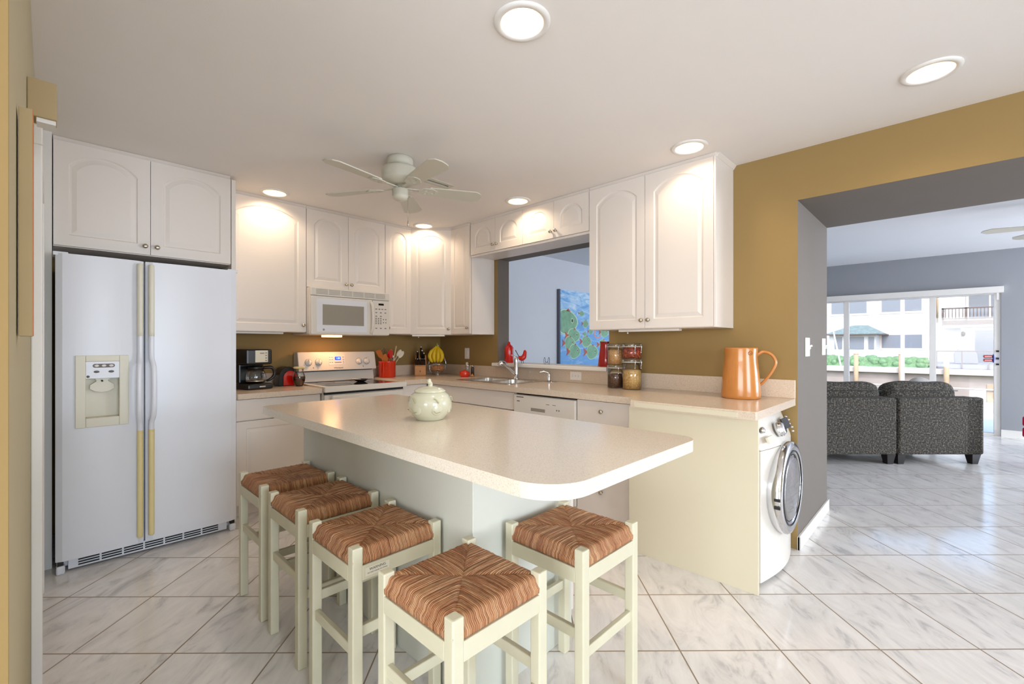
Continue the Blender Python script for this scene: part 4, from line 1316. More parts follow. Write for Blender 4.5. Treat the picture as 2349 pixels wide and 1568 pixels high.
for i, (p, rz, lab) in enumerate(spots):
    if i == 0:
        s_ = stool; s_.location = (p[0], p[1], 0); s_.rotation_euler = (0, 0, rz); s_['label'] = lab
    else:
        s_ = dup(stool, (p[0], p[1], 0), rz, lab)
    if i == 2:
        INV[s_.name] = (Matrix.Translation((p[0], p[1], 0)) @ Matrix.Rotation(rz, 4, 'Z')).inverted()
        F = FA(p[0] - 0.085, p[1] - 0.170, 0.529)
        b = MB(); b.F = F; b.box(-0.042, -0.014, 0.0002, 0.042, 0.014, 0.0012, 'bisque'); wl = obj('warning_label', b, s_)
        wl['label'] = 'cream paper warning label'
        text('label_lettering', 'WARNING', 0.012, 'darkprint', F @ Matrix.Translation((0.0, 0.005, 0.0013)), wl, 0.0002)
        text('label_small_print', 'DO NOT STAND ON STOOL', 0.0055, 'darkprint', F @ Matrix.Translation((0.0, -0.006, 0.0013)), wl, 0.0002)

# ------------------------------------------------------------------ things on the left counter
t = thing('coffee_maker', 'black drip coffee maker with glass carafe beside the refrigerator', 'coffee maker', (-2.045, -0.27, CA), math.radians(8))
R = INV[t.name].inverted()
b = MB(); b.F = R; b.box(-0.095, -0.13, 0.0005, 0.095, 0.13, 0.045, 'black'); b.box(-0.095, 0.03, 0.04, 0.095, 0.13, 0.20, 'black'); b.box(-0.097, -0.11, 0.195, 0.097, 0.13, 0.315, 'black'); obj('body', b, t, 0.012)
b = MB(); b.F = R; b.box(-0.035, -0.114, 0.212, 0.062, -0.109, 0.305, 'nickel'); cp = obj('control_panel', b, t, 0.004)
cp.data.materials[0] = M['bisque']
b = MB(); b.F = R
for k in range(4):
    b.box(0.040, -0.1155, 0.222 + k * 0.02, 0.052, -0.1138, 0.228 + k * 0.02, 'printgrey')
obj('buttons', b, cp)
b = MB(); b.F = R; b.box(0.0, -0.1155, 0.278, 0.032, -0.1138, 0.288, 'mwin'); obj('display', b, cp)
b = MB(); b.F = R; b.box(-0.01, -0.1315, 0.018, 0.035, -0.1295, 0.027, 'nickel'); obj('badge', b, t, 0.001)
b = MB(); b.F = R; b.lathe([(0.0, 0.001), (0.055, 0.0), (0.068, 0.012), (0.074, 0.045), (0.066, 0.085), (0.05, 0.108)], 'glass', (0, -0.045, 0.047), 32); cf = obj('carafe', b, t, fix=False)
b = MB(); b.F = R; b.lathe([(0.052, 0.106), (0.056, 0.12), (0.05, 0.135), (0.0, 0.14)], 'black', (0, -0.045, 0.047), 28); b.tube([(0.045, -0.06, 0.165), (0.10, -0.085, 0.168), (0.122, -0.09, 0.135), (0.12, -0.09, 0.10), (0.09, -0.08, 0.07), (0.068, -0.07, 0.062)], [0.012, 0.013, 0.012, 0.011, 0.011, 0.008], 'black', 10); obj('carafe_lid', b, cf)
b = MB(); b.F = R; b.lathe([(0.069, 0.012), (0.070, 0.02), (0.068, 0.024)], 'nickel', (0, -0.045, 0.047), 32); obj('carafe_band', b, cf)

t = thing('toaster', 'small rounded red and black toaster left of the range', 'toaster', (-1.765, -0.17, CA))
arc = lambda r, n=14: [(r * math.cos(a), r * math.sin(a)) for a in [PI * i / n for i in range(n + 1)]]
b = MB(); b.prism([(-1.84, CA + 0.0005)] + [(-1.765 + x * 0.075, CA + 0.075 + y * 0.09) for x, y in reversed(arc(1))] + [(-1.69, CA + 0.0005)], -0.24, -0.10, 'black', 'y'); obj('shell', b, t, 0.004)
b = MB(); b.prism([(-1.81, CA + 0.004)] + [(-1.755 + x * 0.055, CA + 0.07 + y * 0.06) for x, y in reversed(arc(1))] + [(-1.70, CA + 0.004)], -0.252, -0.241, 'red', 'y'); obj('front_face', b, t, 0.004)
t = thing('honey_jar', 'glass jar of brown syrup with a yellow rim, left of the range', 'jar', (-1.712, -0.325, CA))
b = MB(); b.lathe([(0.0, 0.001), (0.028, 0.0), (0.035, 0.01), (0.046, 0.045), (0.05, 0.07), (0.044, 0.10), (0.034, 0.125), (0.036, 0.15)], 'glass', (-1.712, -0.325, CA + 0.0005), 28); obj('glass', b, t, fix=False)
b = MB(); b.lathe([(0.0, 0.003), (0.026, 0.003), (0.033, 0.012), (0.044, 0.046), (0.047, 0.07), (0.045, 0.082), (0.0, 0.082)], 'coffee', (-1.712, -0.325, CA + 0.0005), 28); obj('syrup', b, t)
b = MB(); b.lathe([(0.036, 0.146), (0.045, 0.152), (0.046, 0.162), (0.034, 0.164)], 'bisque2', (-1.712, -0.325, CA + 0.0005), 28); obj('lid', b, t)

# ------------------------------------------------------------------ things on the corner counter
kx, ky = -0.80, -0.185
t = thing('utensil_crock', 'orange-red ceramic crock holding cooking utensils right of the range', 'crock', (kx, ky, CB))
b = MB(); b.lathe([(0.0, 0.0), (0.078, 0.0), (0.083, 0.004), (0.084, 0.145), (0.089, 0.15), (0.089, 0.163), (0.083, 0.165), (0.079, 0.16), (0.078, 0.01), (0.0, 0.008)], 'orangered', (kx, ky, CB + 0.0005), 44); obj('pot', b, t)
def stick(name, label, base, tip, r, m, extra):
    t = thing(name, label, 'utensil', (kx + base[0], ky + base[1], CB + 0.02), 0, 'utensils standing in the orange-red crock')
    p0 = Vector((kx + base[0], ky + base[1], CB + 0.02)); p1 = Vector((kx + tip[0], ky + tip[1], CB + tip[2]))
    b = MB(); b.cyl(p0, p1, r, m, n=10); obj('handle', b, t)
    d = (p1 - p0).normalized()
    u = d.cross(Vector((S2, S2, 0))).normalized(); n = u.cross(d).normalized()
    b = MB(); b.F = Matrix(((u.x, d.x, n.x, p1.x), (u.y, d.y, n.y, p1.y), (u.z, d.z, n.z, p1.z), (0, 0, 0, 1)))
    extra(b); obj('head', b, t, 0.0)
stick('spatula', 'slotted orange-brown wooden spatula leaning left in the crock', (0.03, 0, 0), (-0.075, -0.02, 0.20), 0.005, 'wood2',
      lambda b: b.prism([(-0.012, -0.005), (0.012, -0.005), (0.024, 0.02), (0.024, 0.085), (-0.024, 0.085), (-0.024, 0.02)], -0.003, 0.003, 'wood2').box(-0.004, 0.03, 0.0025, 0.004, 0.075, 0.004, 'dark'))
stick('spatula', 'plain wooden turner standing in the crock, its head lowest at the left', (0.02, -0.03, 0), (-0.035, -0.04, 0.165), 0.005, 'wood2',
      lambda b: b.prism([(-0.012, -0.005), (0.012, -0.005), (0.026, 0.02), (0.028, 0.065), (-0.02, 0.075), (-0.026, 0.02)], -0.003, 0.003, 'wood2'))
stick('whisk', 'wire balloon whisk at the back of the crock', (0.0, 0.03, 0), (-0.012, 0.035, 0.20), 0.006, 'steel',
      lambda b: [b.tube([(0.036 * math.sin(PI * k / 10) * math.cos(a), 0.10 * k / 10 if k < 10 else 0.1, 0.036 * math.sin(PI * k / 10) * math.sin(a)) for k in range(11)], 0.0009, 'steel', 5) for a in [PI * i / 4 for i in range(8)]])
stick('spatula', 'red silicone spatula in the middle of the crock', (0.0, -0.01, 0), (0.012, -0.03, 0.195), 0.0045, 'steel',
      lambda b: b.prism([(-0.008, -0.005), (0.008, -0.005), (0.026, 0.01), (0.028, 0.055), (0.0, 0.085), (-0.028, 0.055), (-0.026, 0.01)], -0.005, 0.005, 'red'))
stick('wooden_spoon', 'dark wooden spoon standing behind the red spatula', (-0.02, 0.02, 0), (0.045, 0.03, 0.22), 0.005, 'wood2',
      lambda b: b.ball((0, 0.03, 0), (0.022, 0.036, 0.006), 'wood2', 16, 10))
stick('tasting_spoon', 'small metal spoon with thin handle standing in the crock', (0.02, 0.0, 0), (0.04, -0.03, 0.19), 0.003, 'steel',
      lambda b: b.ball((0, 0.015, 0), (0.012, 0.02, 0.004), 'steel', 14, 8))
stick('rolling_dowel', 'pale straight wooden stick rising highest from the crock', (0.01, -0.05, 0), (0.085, -0.03, 0.31), 0.0065, 'bamboo',
      lambda b: b.ball((0, 0.0, 0), 0.0066, 'bamboo', 10, 6))
stick('serving_spoon', 'clear pale serving spoon leaning out right of the crock, upper one', (-0.03, 0.0, 0), (0.115, 0.0, 0.215), 0.004, 'bisque',
      lambda b: b.ball((0, 0.035, 0), (0.02, 0.042, 0.006), 'bisque', 16, 10))
stick('serving_spoon', 'clear pale serving spoon leaning out right of the crock, lower one', (-0.02, -0.03, 0), (0.125, -0.02, 0.195), 0.004, 'bisque',
      lambda b: b.ball((0, 0.04, 0), (0.022, 0.045, 0.006), 'bisque', 16, 10))

# knife block, turned to the room
bx, by = -0.40, -0.185
ang = math.radians(-38)
t = thing('knife_block', 'pale wooden knife block on the corner counter', 'knife block', (bx, by, CB), ang)
R = INV[t.name].inverted()
b = MB(); b.F = R; b.prism([(-0.05, 0.0005), (0.09, 0.0005), (0.09, 0.20), (0.045, 0.215), (0.0, 0.135), (-0.05, 0.095)], -0.058, 0.058, 'wood', 'x'); bk = obj('block', b, t, 0.004)
b = MB(); b.F = R @ frame((0, -0.0505, 0.045), (1, 0, 0), (0, 0, 1), (0, -1, 0)); b.box(-0.006, -0.008, -0.0005, 0.006, 0.008, 0.0008, 'printgrey'); obj('maker_mark', b, bk, 0.0002)
def knife(pos, L, lab, big):
    p = R @ Vector(pos)
    t = thing('kitchen_knife', lab, 'knife', p, ang, 'black-handled knives in the wooden block')
    d = Vector((0, -0.42, 0.9)).normalized()
    Rr = Matrix.Rotation(ang, 3, 'Z')
    d = Rr @ d
    b = MB(); b.tube([p, p + d * L * 0.5, p + d * L], [0.0085 if big else 0.006, 0.010 if big else 0.0065, 0.009 if big else 0.006], 'black', 10, flat=1.3); obj('handle', b, t)
    b = MB(); b.ball(tuple(p + d * L), 0.011 if big else 0.0055, 'chrome', 12, 8); obj('pommel', b, t)
    b = MB(); b.cyl(p - d * 0.03, p + d * 0.002, 0.005, 'steel', n=8); obj('blade_shank', b, t)
for k in range(6):
    knife((-0.046 + k * 0.0185, -0.025, 0.108), 0.075, 'short black steak knife in the front row of the block, number not told apart', False)
for o in [o for o in sc.objects if o.name.startswith('kitchen_knife')]:
    o['label'] = 'short black-handled steak knife in the front row of the wooden block'
knife((-0.03, 0.012, 0.155), 0.11, 'black knife standing apart at the left top of the wooden block', True)
knife((0.006, 0.035, 0.19), 0.125, 'tallest black-handled knife at the top of the wooden block', True)
knife((0.018, 0.015, 0.16), 0.115, 'large black knife just below the tallest one in the block', True)
knife((0.036, 0.012, 0.155), 0.09, 'large black knife at the right of the block, lowest of the big ones', True)

# banana stand
hx, hy = -0.215, -0.235
t = thing('fruit_stand', 'chrome wire stand with banana hook and basket in the counter corner', 'fruit stand', (hx, hy, CB))
b = MB()
for k in range(24):
    a = 2 * PI * k / 24
    b.tube([(hx + 0.045 * math.cos(a), hy + 0.045 * math.sin(a), CB + 0.012), (hx + 0.082 * math.cos(a), hy + 0.082 * math.sin(a), CB + 0.045), (hx + 0.094 * math.cos(a), hy + 0.094 * math.sin(a), CB + 0.112)], 0.0015, 'chrome', 5)
for r_, z_ in ((0.095, 0.115), (0.045, 0.012), (0.086, 0.06)):
    b.tube([(hx + r_ * math.cos(2 * PI * i / 40), hy + r_ * math.sin(2 * PI * i / 40), CB + z_) for i in range(41)], 0.003 if z_ > 0.1 else 0.002, 'chrome', 7)
obj('wire_basket', b, t)
b = MB()
ux, uy = S2, -S2
for s in (-1, 1):
    b.tube([(hx + s * ux * 0.094, hy + s * uy * 0.094, CB + 0.115), (hx + s * ux * 0.085, hy + s * uy * 0.085, CB + 0.16), (hx + s * ux * 0.04, hy + s * uy * 0.04, CB + 0.26), (hx + s * ux * 0.004, hy + s * uy * 0.004, CB + 0.33), (hx - S2 * 0.02, hy - S2 * 0.02, CB + 0.345)], 0.003, 'chrome', 7)
    b.ball((hx + s * ux * 0.083, hy + s * uy * 0.083, CB + 0.155), 0.008, 'chrome', 10, 8)
obj('hook_frame', b, t)
b = MB(); b.lathe([(0.04, 0.0005), (0.04, 0.006), (0.03, 0.012), (0, 0.013)], 'chrome', (hx, hy, CB), 24); obj('foot', b, t)
t = thing('banana_bunch', 'bunch of yellow bananas hanging from the chrome hook', 'bananas', (hx, hy, CB + 0.14))
for k, (s, bow) in enumerate(((-0.052, 0.02), (-0.02, 0.032), (0.012, 0.036), (0.042, 0.024))):
    f_ = -0.012 - 0.008 * k % 2
    def q(sx_, dd, z):
        return (hx + ux * sx_ - S2 * dd, hy + uy * sx_ - S2 * dd, CB + z)
    b = MB(); b.tube([q(s * 0.12, 0.02, 0.315), q(s * 0.35, 0.03, 0.295), q(s * 1.15, 0.04 + bow * 0.3, 0.25), q(s * 1.45, 0.045 + bow * 0.4, 0.20), q(s * 1.1, 0.045 + bow * 0.2, 0.155), q(s * 0.8, 0.042, 0.138)], [0.006, 0.011, 0.02, 0.0215, 0.017, 0.005], 'banana', 12)
    obj('banana', b, t)
b = MB(); b.tube([(hx - S2 * 0.02, hy - S2 * 0.02, CB + 0.345), (hx - S2 * 0.02, hy - S2 * 0.02, CB + 0.305)], [0.007, 0.013], 'bangreen', 10); obj('stem', b, t)
t = thing('bread_loaf', 'brown crusty loaf lying in the wire basket under the bananas', 'bread', (hx, hy, CB + 0.03))
b = MB(); b.F = Matrix.Translation((hx, hy, CB + 0.07)) @ Matrix.Rotation(math.radians(-45), 4, 'Z'); b.ball((-0.02, 0, 0), (0.055, 0.04, 0.036), 'loaf'); b.ball((0.028, 0, 0.0), (0.05, 0.042, 0.04), 'loaf'); obj('crust', b, t)

# red pot and grinders
rx, ry = -0.22, -0.705
t = thing('salt_cellar', 'squat red glazed pot on the counter left of the sink', 'pot', (rx, ry, CB))
b = MB(); b.lathe([(0.0, 0.0), (0.042, 0.0), (0.05, 0.01), (0.052, 0.045), (0.045, 0.055), (0.0, 0.056)], 'orangered', (rx, ry, CB + 0.0005), 32); obj('pot', b, t)
b = MB(); b.lathe([(0.028, 0.056), (0.026, 0.06), (0.01, 0.064), (0.008, 0.07), (0.0, 0.072)], 'orangered', (rx, ry, CB + 0.0005), 24); obj('lid', b, t)
t = thing('pepper_grinder', 'clear and silver pepper grinder behind the squat red pot', 'grinder', (rx + 0.075, ry + 0.045, CB))
b = MB(); b.lathe([(0.0, 0.0), (0.024, 0.0), (0.024, 0.10), (0.022, 0.104)], 'mwin', (rx + 0.075, ry + 0.045, CB + 0.0005), 24); obj('barrel', b, t)
b = MB(); b.lathe([(0.026, 0.104), (0.026, 0.112), (0.022, 0.115), (0.022, 0.14), (0.015, 0.146), (0, 0.147)], 'chrome', (rx + 0.075, ry + 0.045, CB + 0.0005), 24); obj('cap', b, t)
t = thing('salt_shaker', 'small dark shaker behind and right of the squat red pot', 'shaker', (rx + 0.09, ry - 0.02, CB))
b = MB(); b.lathe([(0.0, 0.0), (0.018, 0.0), (0.016, 0.085), (0.012, 0.10), (0.0, 0.104)], 'darkprint', (rx + 0.09, ry - 0.02, CB + 0.0005), 20); obj('body', b, t)
b = MB(); b.lathe([(0.013, 0.098), (0.014, 0.112), (0.0, 0.116)], 'chrome', (rx + 0.09, ry - 0.02, CB + 0.0005), 20); obj('cap', b, t)
t = thing('garlic_bulb', 'small brown bulb lying right of the squat red pot', 'garlic', (rx + 0.03, ry - 0.085, CB))
b = MB(); b.lathe([(0, 0.0005), (0.015, 0.004), (0.018, 0.015), (0.008, 0.026), (0.003, 0.034), (0, 0.035)], 'loaf', (rx + 0.03, ry - 0.085, CB), 16); obj('bulb', b, t)

# canisters
def canister(x, y, z, r, h, fill, fm, lab):
    t = thing('storage_canister', lab, 'canister', (x, y, z), 0, 'clear clamp-lid canisters stacked on the counter')
    b = MB(); b.lathe([(0.0, 0.001), (r, 0.0), (r, h - 0.028)], 'glass', (x, y, z), 36); obj('glass_wall', b, t, fix=False)
    b = MB(); b.lathe([(0.0, 0.003), (r - 0.004, 0.003), (r - 0.004, fill), (r * 0.5, fill + 0.008), (0, fill + 0.005)], fm, (x, y, z), 32); obj('contents', b, t)
    b = MB(); b.lathe([(r + 0.001, h - 0.028), (r + 0.004, h - 0.024), (r + 0.004, h - 0.006), (r - 0.002, h - 0.001), (0, h - 0.0015)], 'glass', (x, y, z), 36); ld = obj('lid', b, t, fix=False)
    b = MB(); b.tube([(x + (r + 0.003) * math.cos(2 * PI * i / 36), y + (r + 0.003) * math.sin(2 * PI * i / 36), z + h - 0.026) for i in range(37)], 0.0022, 'trim', 6); obj('seal_ring', b, t)
    b = MB()
    for a in (math.radians(225), math.radians(265)):
        cx_, cy_ = math.cos(a), math.sin(a)
        b.tube([(x + (r + 0.004) * cx_, y + (r + 0.004) * cy_, z + h - 0.008), (x + (r + 0.012) * cx_, y + (r + 0.012) * cy_, z + h - 0.025), (x + (r + 0.008) * cx_, y + (r + 0.008) * cy_, z + h - 0.065)], 0.0022, 'chrome', 6)
        b.ball((x + (r + 0.008) * cx_, y + (r + 0.008) * cy_, z + h - 0.068), 0.0055, 'chrome', 10, 8)
    obj('clamp', b, t)
canister(-0.16, -2.432, CB + 0.001, 0.064, 0.178, 0.098, 'lentil', 'lower left canister, half filled with dark brown lentils')
canister(-0.16, -2.432, CB + 0.180, 0.064, 0.158, 0.105, 'flakes', 'upper left canister, filled with pale tan grain')
canister(-0.18, -2.578, CB + 0.001, 0.069, 0.225, 0.138, 'oats', 'lower right canister, the tallest one, filled with golden pasta')
canister(-0.18, -2.578, CB + 0.227, 0.069, 0.112, 0.075, 'beans', 'upper right canister, the shortest one, holding red and orange beans')

# ochre pitcher
px_, py_ = -0.20, -3.335
t = thing('ceramic_pitcher', 'large ochre-orange glazed pitcher at the end of the counter', 'pitcher', (px_, py_, CB))
b = MB(); b.lathe([(0.0, 0.0), (0.104, 0.0), (0.109, 0.004), (0.111, 0.02), (0.108, 0.08), (0.102, 0.16), (0.095, 0.225), (0.0925, 0.26), (0.0945, 0.30), (0.095, 0.308), (0.089, 0.31), (0.086, 0.30), (0.09, 0.2), (0.1, 0.03), (0.0, 0.02)], 'terra', (px_, py_, CB + 0.0005), 56); bd = obj('body', b, t)
b = MB(); b.tube([(px_ + 0.052, py_ - 0.072, CB + 0.262), (px_ + 0.058, py_ - 0.11, CB + 0.285), (px_ + 0.062, py_ - 0.155, CB + 0.268), (px_ + 0.062, py_ - 0.178, CB + 0.22), (px_ + 0.058, py_ - 0.155, CB + 0.16), (px_ + 0.056, py_ - 0.112, CB + 0.10), (px_ + 0.056, py_ - 0.085, CB + 0.075)], [0.016, 0.014, 0.0125, 0.012, 0.011, 0.011, 0.012], 'terra', 14, flat=0.7); obj('handle', b, t)
b = MB(); a = math.radians(225)
b.F = frame((px_ + 0.0925 * math.cos(a + 0.1), py_ + 0.0925 * math.sin(a + 0.1), CB + 0.278), (math.sin(-a - 0.1) * -1 * -1, math.cos(a + 0.1), 0), (0, 0, 1), (math.cos(a + 0.1), math.sin(a + 0.1), 0))
b.tube([(0.012 * math.cos(2 * PI * i / 24), 0.012 * math.sin(2 * PI * i / 24), 0.002) for i in range(25)], 0.0016, 'terra2', 6); b.tube([(-0.006, 0.004, 0.002), (0.0, -0.002, 0.003), (0.006, 0.0, 0.002)], 0.0014, 'terra2', 6)
obj('stamped_seal', b, bd)

# ------------------------------------------------------------------ things on the pass-through ledge
LZ = 1.0685
t = thing('red_bottle', 'glossy red stoppered ceramic bottle at the left end of the ledge', 'bottle', (0.05, -1.075, LZ))
b = MB(); b.lathe([(0.0, 0.0), (0.042, 0.0), (0.046, 0.006), (0.046, 0.15), (0.044, 0.156), (0.037, 0.158), (0.037, 0.170), (0.034, 0.172), (0.026, 0.174), (0.024, 0.18), (0.0, 0.18)], 'red', (0.05, -1.075, LZ), 32); obj('body', b, t)
b = MB(); b.lathe([(0.02, 0.18), (0.018, 0.186), (0.014, 0.192), (0.015, 0.2), (0.008, 0.21), (0.0, 0.213)], 'red', (0.05, -1.075, LZ), 24); obj('stopper', b, t)
t = thing('bird_figurine', 'red bird figurine with raised tail standing on the ledge behind the faucet', 'figurine', (0.06, -1.235, LZ))
def bq(s, z):   # in the picture plane: s to the right
    return (0.06 + S2 * s, -1.235 - S2 * s, LZ + z)
b = MB(); b.tube([bq(-0.03, 0.062), bq(-0.012, 0.052), bq(0.008, 0.048), bq(0.026, 0.062), bq(0.035, 0.088), bq(0.037, 0.108), bq(0.033, 0.122), bq(0.03, 0.128)], [0.01, 0.022, 0.027, 0.026, 0.02, 0.017, 0.012, 0.003], 'red', 16); obj('body', b, t)
b = MB(); b.tube([bq(-0.02, 0.062), bq(-0.042, 0.1), bq(-0.058, 0.128)], [0.009, 0.009, 0.011], 'darkprint', 8, flat=0.4); obj('tail', b, t)
b = MB(); b.tube([bq(0.042, 0.108), bq(0.056, 0.104)], [0.006, 0.001], 'wood2', 8); obj('beak', b, t)
for s in (0.0, 0.018):
    b = MB(); b.tube([bq(s, 0.035), bq(s + 0.004, 0.0)], 0.0025, 'darkprint', 6); obj('leg', b, t)
t = thing('wire_cat', 'tiny black wire cat silhouette on the ledge below the pale wall', 'figurine', (0.08, -1.545, LZ))
def cq(s, z):
    return (0.08 + S2 * s, -1.545 - S2 * s, LZ + z)
b = MB(); b.tube([cq(-0.025, 0.0), cq(-0.026, 0.045), cq(-0.02, 0.062), cq(-0.012, 0.045), cq(-0.013, 0.03), cq(0.0, 0.012), cq(0.012, 0.03), cq(0.012, 0.045), cq(0.02, 0.062), cq(0.026, 0.045), cq(0.025, 0.0)], 0.0022, 'black', 6); b.tube([cq(-0.012, 0.0), cq(-0.012, 0.02), cq(0.0, 0.012), cq(0.012, 0.02), cq(0.012, 0.0)], 0.0018, 'black', 6); obj('wire_outline', b, t)
t = thing('red_pitcher', 'dark red glazed pitcher on the right end of the ledge', 'pitcher', (0.06, -2.205, LZ))
b = MB(); b.lathe([(0.0, 0.0), (0.066, 0.0), (0.069, 0.004), (0.062, 0.07), (0.053, 0.14), (0.049, 0.18), (0.052, 0.203), (0.055, 0.208), (0.05, 0.206), (0.045, 0.18), (0.05, 0.14), (0.0, 0.02)], 'darkred', (0.06, -2.205, LZ), 40); obj('body', b, t)
b = MB(); b.tube([(0.02, -2.232, LZ + 0.195), (0.0, -2.25, LZ + 0.2), (-0.005, -2.258, LZ + 0.17), (0.0, -2.255, LZ + 0.11), (0.005, -2.245, LZ + 0.065)], 0.0065, 'darkred', 10); obj('handle', b, t)

# ------------------------------------------------------------------ left wall items
t = thing('painting', 'small ochre-edged canvas hung on the cream wall, seen edge on', 'painting', (-3.21, -2.96, 1.27))
b = MB(); b.box(-3.226, -2.965, 1.268, -3.2075, -2.90, 1.715, 'ochrecanvas'); cv = obj('stretcher_frame', b, t, 0.001)
b = MB(); b.box(-3.2075, -2.963, 1.269, -3.2065, -2.90, 1.714, 'wood2'); obj('painted_front', b, t)
t = thing('door_chime', 'beige rectangular chime box high on the left wall', 'chime box', (-3.2, -2.33, 1.91))
b = MB(); b.box(-3.2285, -2.37, 1.912, -3.168, -2.30, 2.02, 'ochrecanvas'); obj('cover', b, t, 0.003)
b = MB(); b.box(-3.21, -2.34, 2.02, -3.195, -2.31, 2.032, 'ochrecanvas'); obj('wiring_cap', b, t, 0.002)
b = MB(); b.prism([(-3.21, -2.36), (-3.17, -2.36), (-3.17, -2.31), (-3.21, -2.31)], 1.90, 1.912, 'trim'); obj('bracket', b, t)

# ------------------------------------------------------------------ fish painting in the room beyond
t = thing('painting', 'large blue painting of green fish on the wall beyond the pass-through', 'painting', (2.9, -0.03, 0.8))
b = MB(); b.box(2.195, -0.055, 0.80, 3.575, -0.003, 2.085, 'sea'); cv = obj('canvas', b, t, 0.001)
b = MB(); b.box(2.178, -0.05, 0.795, 2.1945, -0.003, 2.09, 'canvasedge'); obj('canvas_edge', b, t)
fk = MB()
def fish(cx_, cz_, rx_, rz_, tail=True, lv=0, clipx=2.197):
    y = -0.0556 - lv * 0.0012
    def shape(s, yy, m):
        n = 28; pts = []
        for i in range(n):
            a = 2 * PI * i / n
            x = cx_ + rx_ * s * math.cos(a) * (1.0 if math.cos(a) > 0 else 0.95)
            z = cz_ + rz_ * s * math.sin(a) * (1 - 0.22 * math.cos(a))
            pts.append((max(x, clipx), z))
        fk.prism(pts, yy - 0.0004, yy, m, 'y')
    shape(1.08, y, 'fishline'); shape(1.0, y - 0.0004, 'fish')
    ex, ez = cx_ + rx_ * 0.5, cz_ + rz_ * 0.12
    for q, m_, yy in ((0.19, 'fishline', y - 0.0008), (0.13, 'darkprint', y - 0.0012)):
        fk.prism([(ex + rx_ * q * 0.6 * math.cos(2 * PI * i / 14), ez + rz_ * q * 1.2 * math.sin(2 * PI * i / 14)) for i in range(14)], yy - 0.0003, yy, m_, 'y')
    if tail:
        fk.prism([(cx_ - rx_ * 0.92, cz_ + rz_ * 0.12), (cx_ - rx_ * 1.55, cz_ + rz_ * 0.62), (cx_ - rx_ * 1.35, cz_), (cx_ - rx_ * 1.55, cz_ - rz_ * 0.62), (cx_ - rx_ * 0.92, cz_ - rz_ * 0.12)], y - 0.0008, y, 'fishred', 'y')
    fk.prism([(cx_ - rx_ * 0.1, cz_ + rz_ * 0.96), (cx_ + rx_ * 0.1, cz_ + rz_ * 1.2), (cx_ + rx_ * 0.32, cz_ + rz_ * 0.9)], y - 0.0008, y, 'fishred', 'y')
fish(2.36, 1.60, 0.255, 0.175, False, 0)
fish(2.53, 1.392, 0.155, 0.10, True, 1)
fish(2.42, 1.275, 0.125, 0.095, True, 2)
fish(2.55, 1.145, 0.14, 0.105, True, 3)
fish(2.87, 1.30, 0.125, 0.085, True, 1)
fish(3.03, 1.13, 0.16, 0.11, True, 2)
fish(2.845, 1.585, 0.075, 0.058, True, 1)
fish(2.74, 1.745, 0.065, 0.036, True, 1)
fish(2.83, 1.422, 0.042, 0.03, True, 1)
fish(2.99, 1.465, 0.06, 0.042, True, 1)
fish(3.10, 1.69, 0.09, 0.055, True, 1)
fish(3.40, 1.46, 0.12, 0.08, True, 1)
fish(3.32, 1.72, 0.11, 0.07, True, 1)
fish(3.36, 1.25, 0.13, 0.08, True, 1)
ring_o = [(3.19 + 0.11 * math.cos(2 * PI * i / 28), 1.43 + 0.075 * math.sin(2 * PI * i / 28)) for i in range(28)]
for i in range(28):
    a0 = ring_o[i]; a1 = ring_o[(i + 1) % 28]
    k0 = (3.19 + (a0[0] - 3.19) * 0.78, 1.43 + (a0[1] - 1.43) * 0.78); k1 = (3.19 + (a1[0] - 3.19) * 0.78, 1.43 + (a1[1] - 1.43) * 0.78)
    fk.prism([a0, a1, k1, k0], -0.0566, -0.0560, 'salmon', 'y')
obj('painted_fish', fk, cv)

# ------------------------------------------------------------------ patio door and header
d = thing('window_1', 'x', 'x', (5.9, -2.7, 0)); del d['label']; del d['category']; d['kind'] = 'structure'
b = MB()
b.box(5.87, -4.765, 0.0, 5.96, -4.70, 2.0, 'trim'); b.box(5.87, -0.66, 0.0, 5.96, -0.60, 2.0, 'trim'); b.box(5.87, -4.70, 1.94, 5.96, -0.66, 2.0, 'trim'); b.box(5.87, -4.70, 0.0, 5.96, -0.66, 0.03, 'trim')
obj('window_frame', b, d, 0.003)
b = MB()
for y in (-4.085, -3.055, -1.9):
    b.box(5.885, y - 0.036, 0.03, 5.945, y + 0.036, 1.94, 'trim')
obj('window_mullion', b, d, 0.003)
b = MB(); b.box(5.908, -4.70, 0.03, 5.914, -0.66, 1.94, 'pane'); obj('window_glass', b, d)
t = thing('window_valance', 'long white blind headrail box above the sliding patio doors', 'valance', (5.8, -2.7, 1.95))
b = MB(); b.box(5.765, -4.785, 1.955, 5.849, -0.55, 2.04, 'trim'); obj('headrail', b, t, 0.003)
b = MB(); b.box(5.79, -4.74, 1.86, 5.81, -4.72, 1.955, 'trim'); obj('blind_clip', b, t, 0.002)
t = thing('door_ornament', 'red and dark blue suction ornament on the patio door edge', 'ornament', (5.86, -4.68, 1.05))
b = MB(); b.lathe([(0.055, 0.0), (0.058, 0.006), (0.05, 0.01), (0, 0.011)], 'bluecloth', n=24)
bmesh.ops.transform(b.bm, matrix=Matrix.Translation((5.845, -4.715, 1.06)) @ Matrix.Rotation(-PI / 2, 4, 'X') @ Matrix.Scale(1.9, 4, (1, 0, 0)) if False else Matrix.Translation((5.848, -4.70, 1.06)) @ Matrix.Rotation(-PI / 2, 4, 'X'), verts=b.bm.verts); obj('disc', b, t)
for z in (1.085, 1.035):
    b = MB(); b.box(5.83, -4.69, z - 0.02, 5.85, -4.60, z + 0.02, 'red'); obj('paddle', b, t, 0.012)
t = thing('door_lock', 'small dark lock fittings on the patio door stile', 'lock', (5.86, -4.73, 1.05))
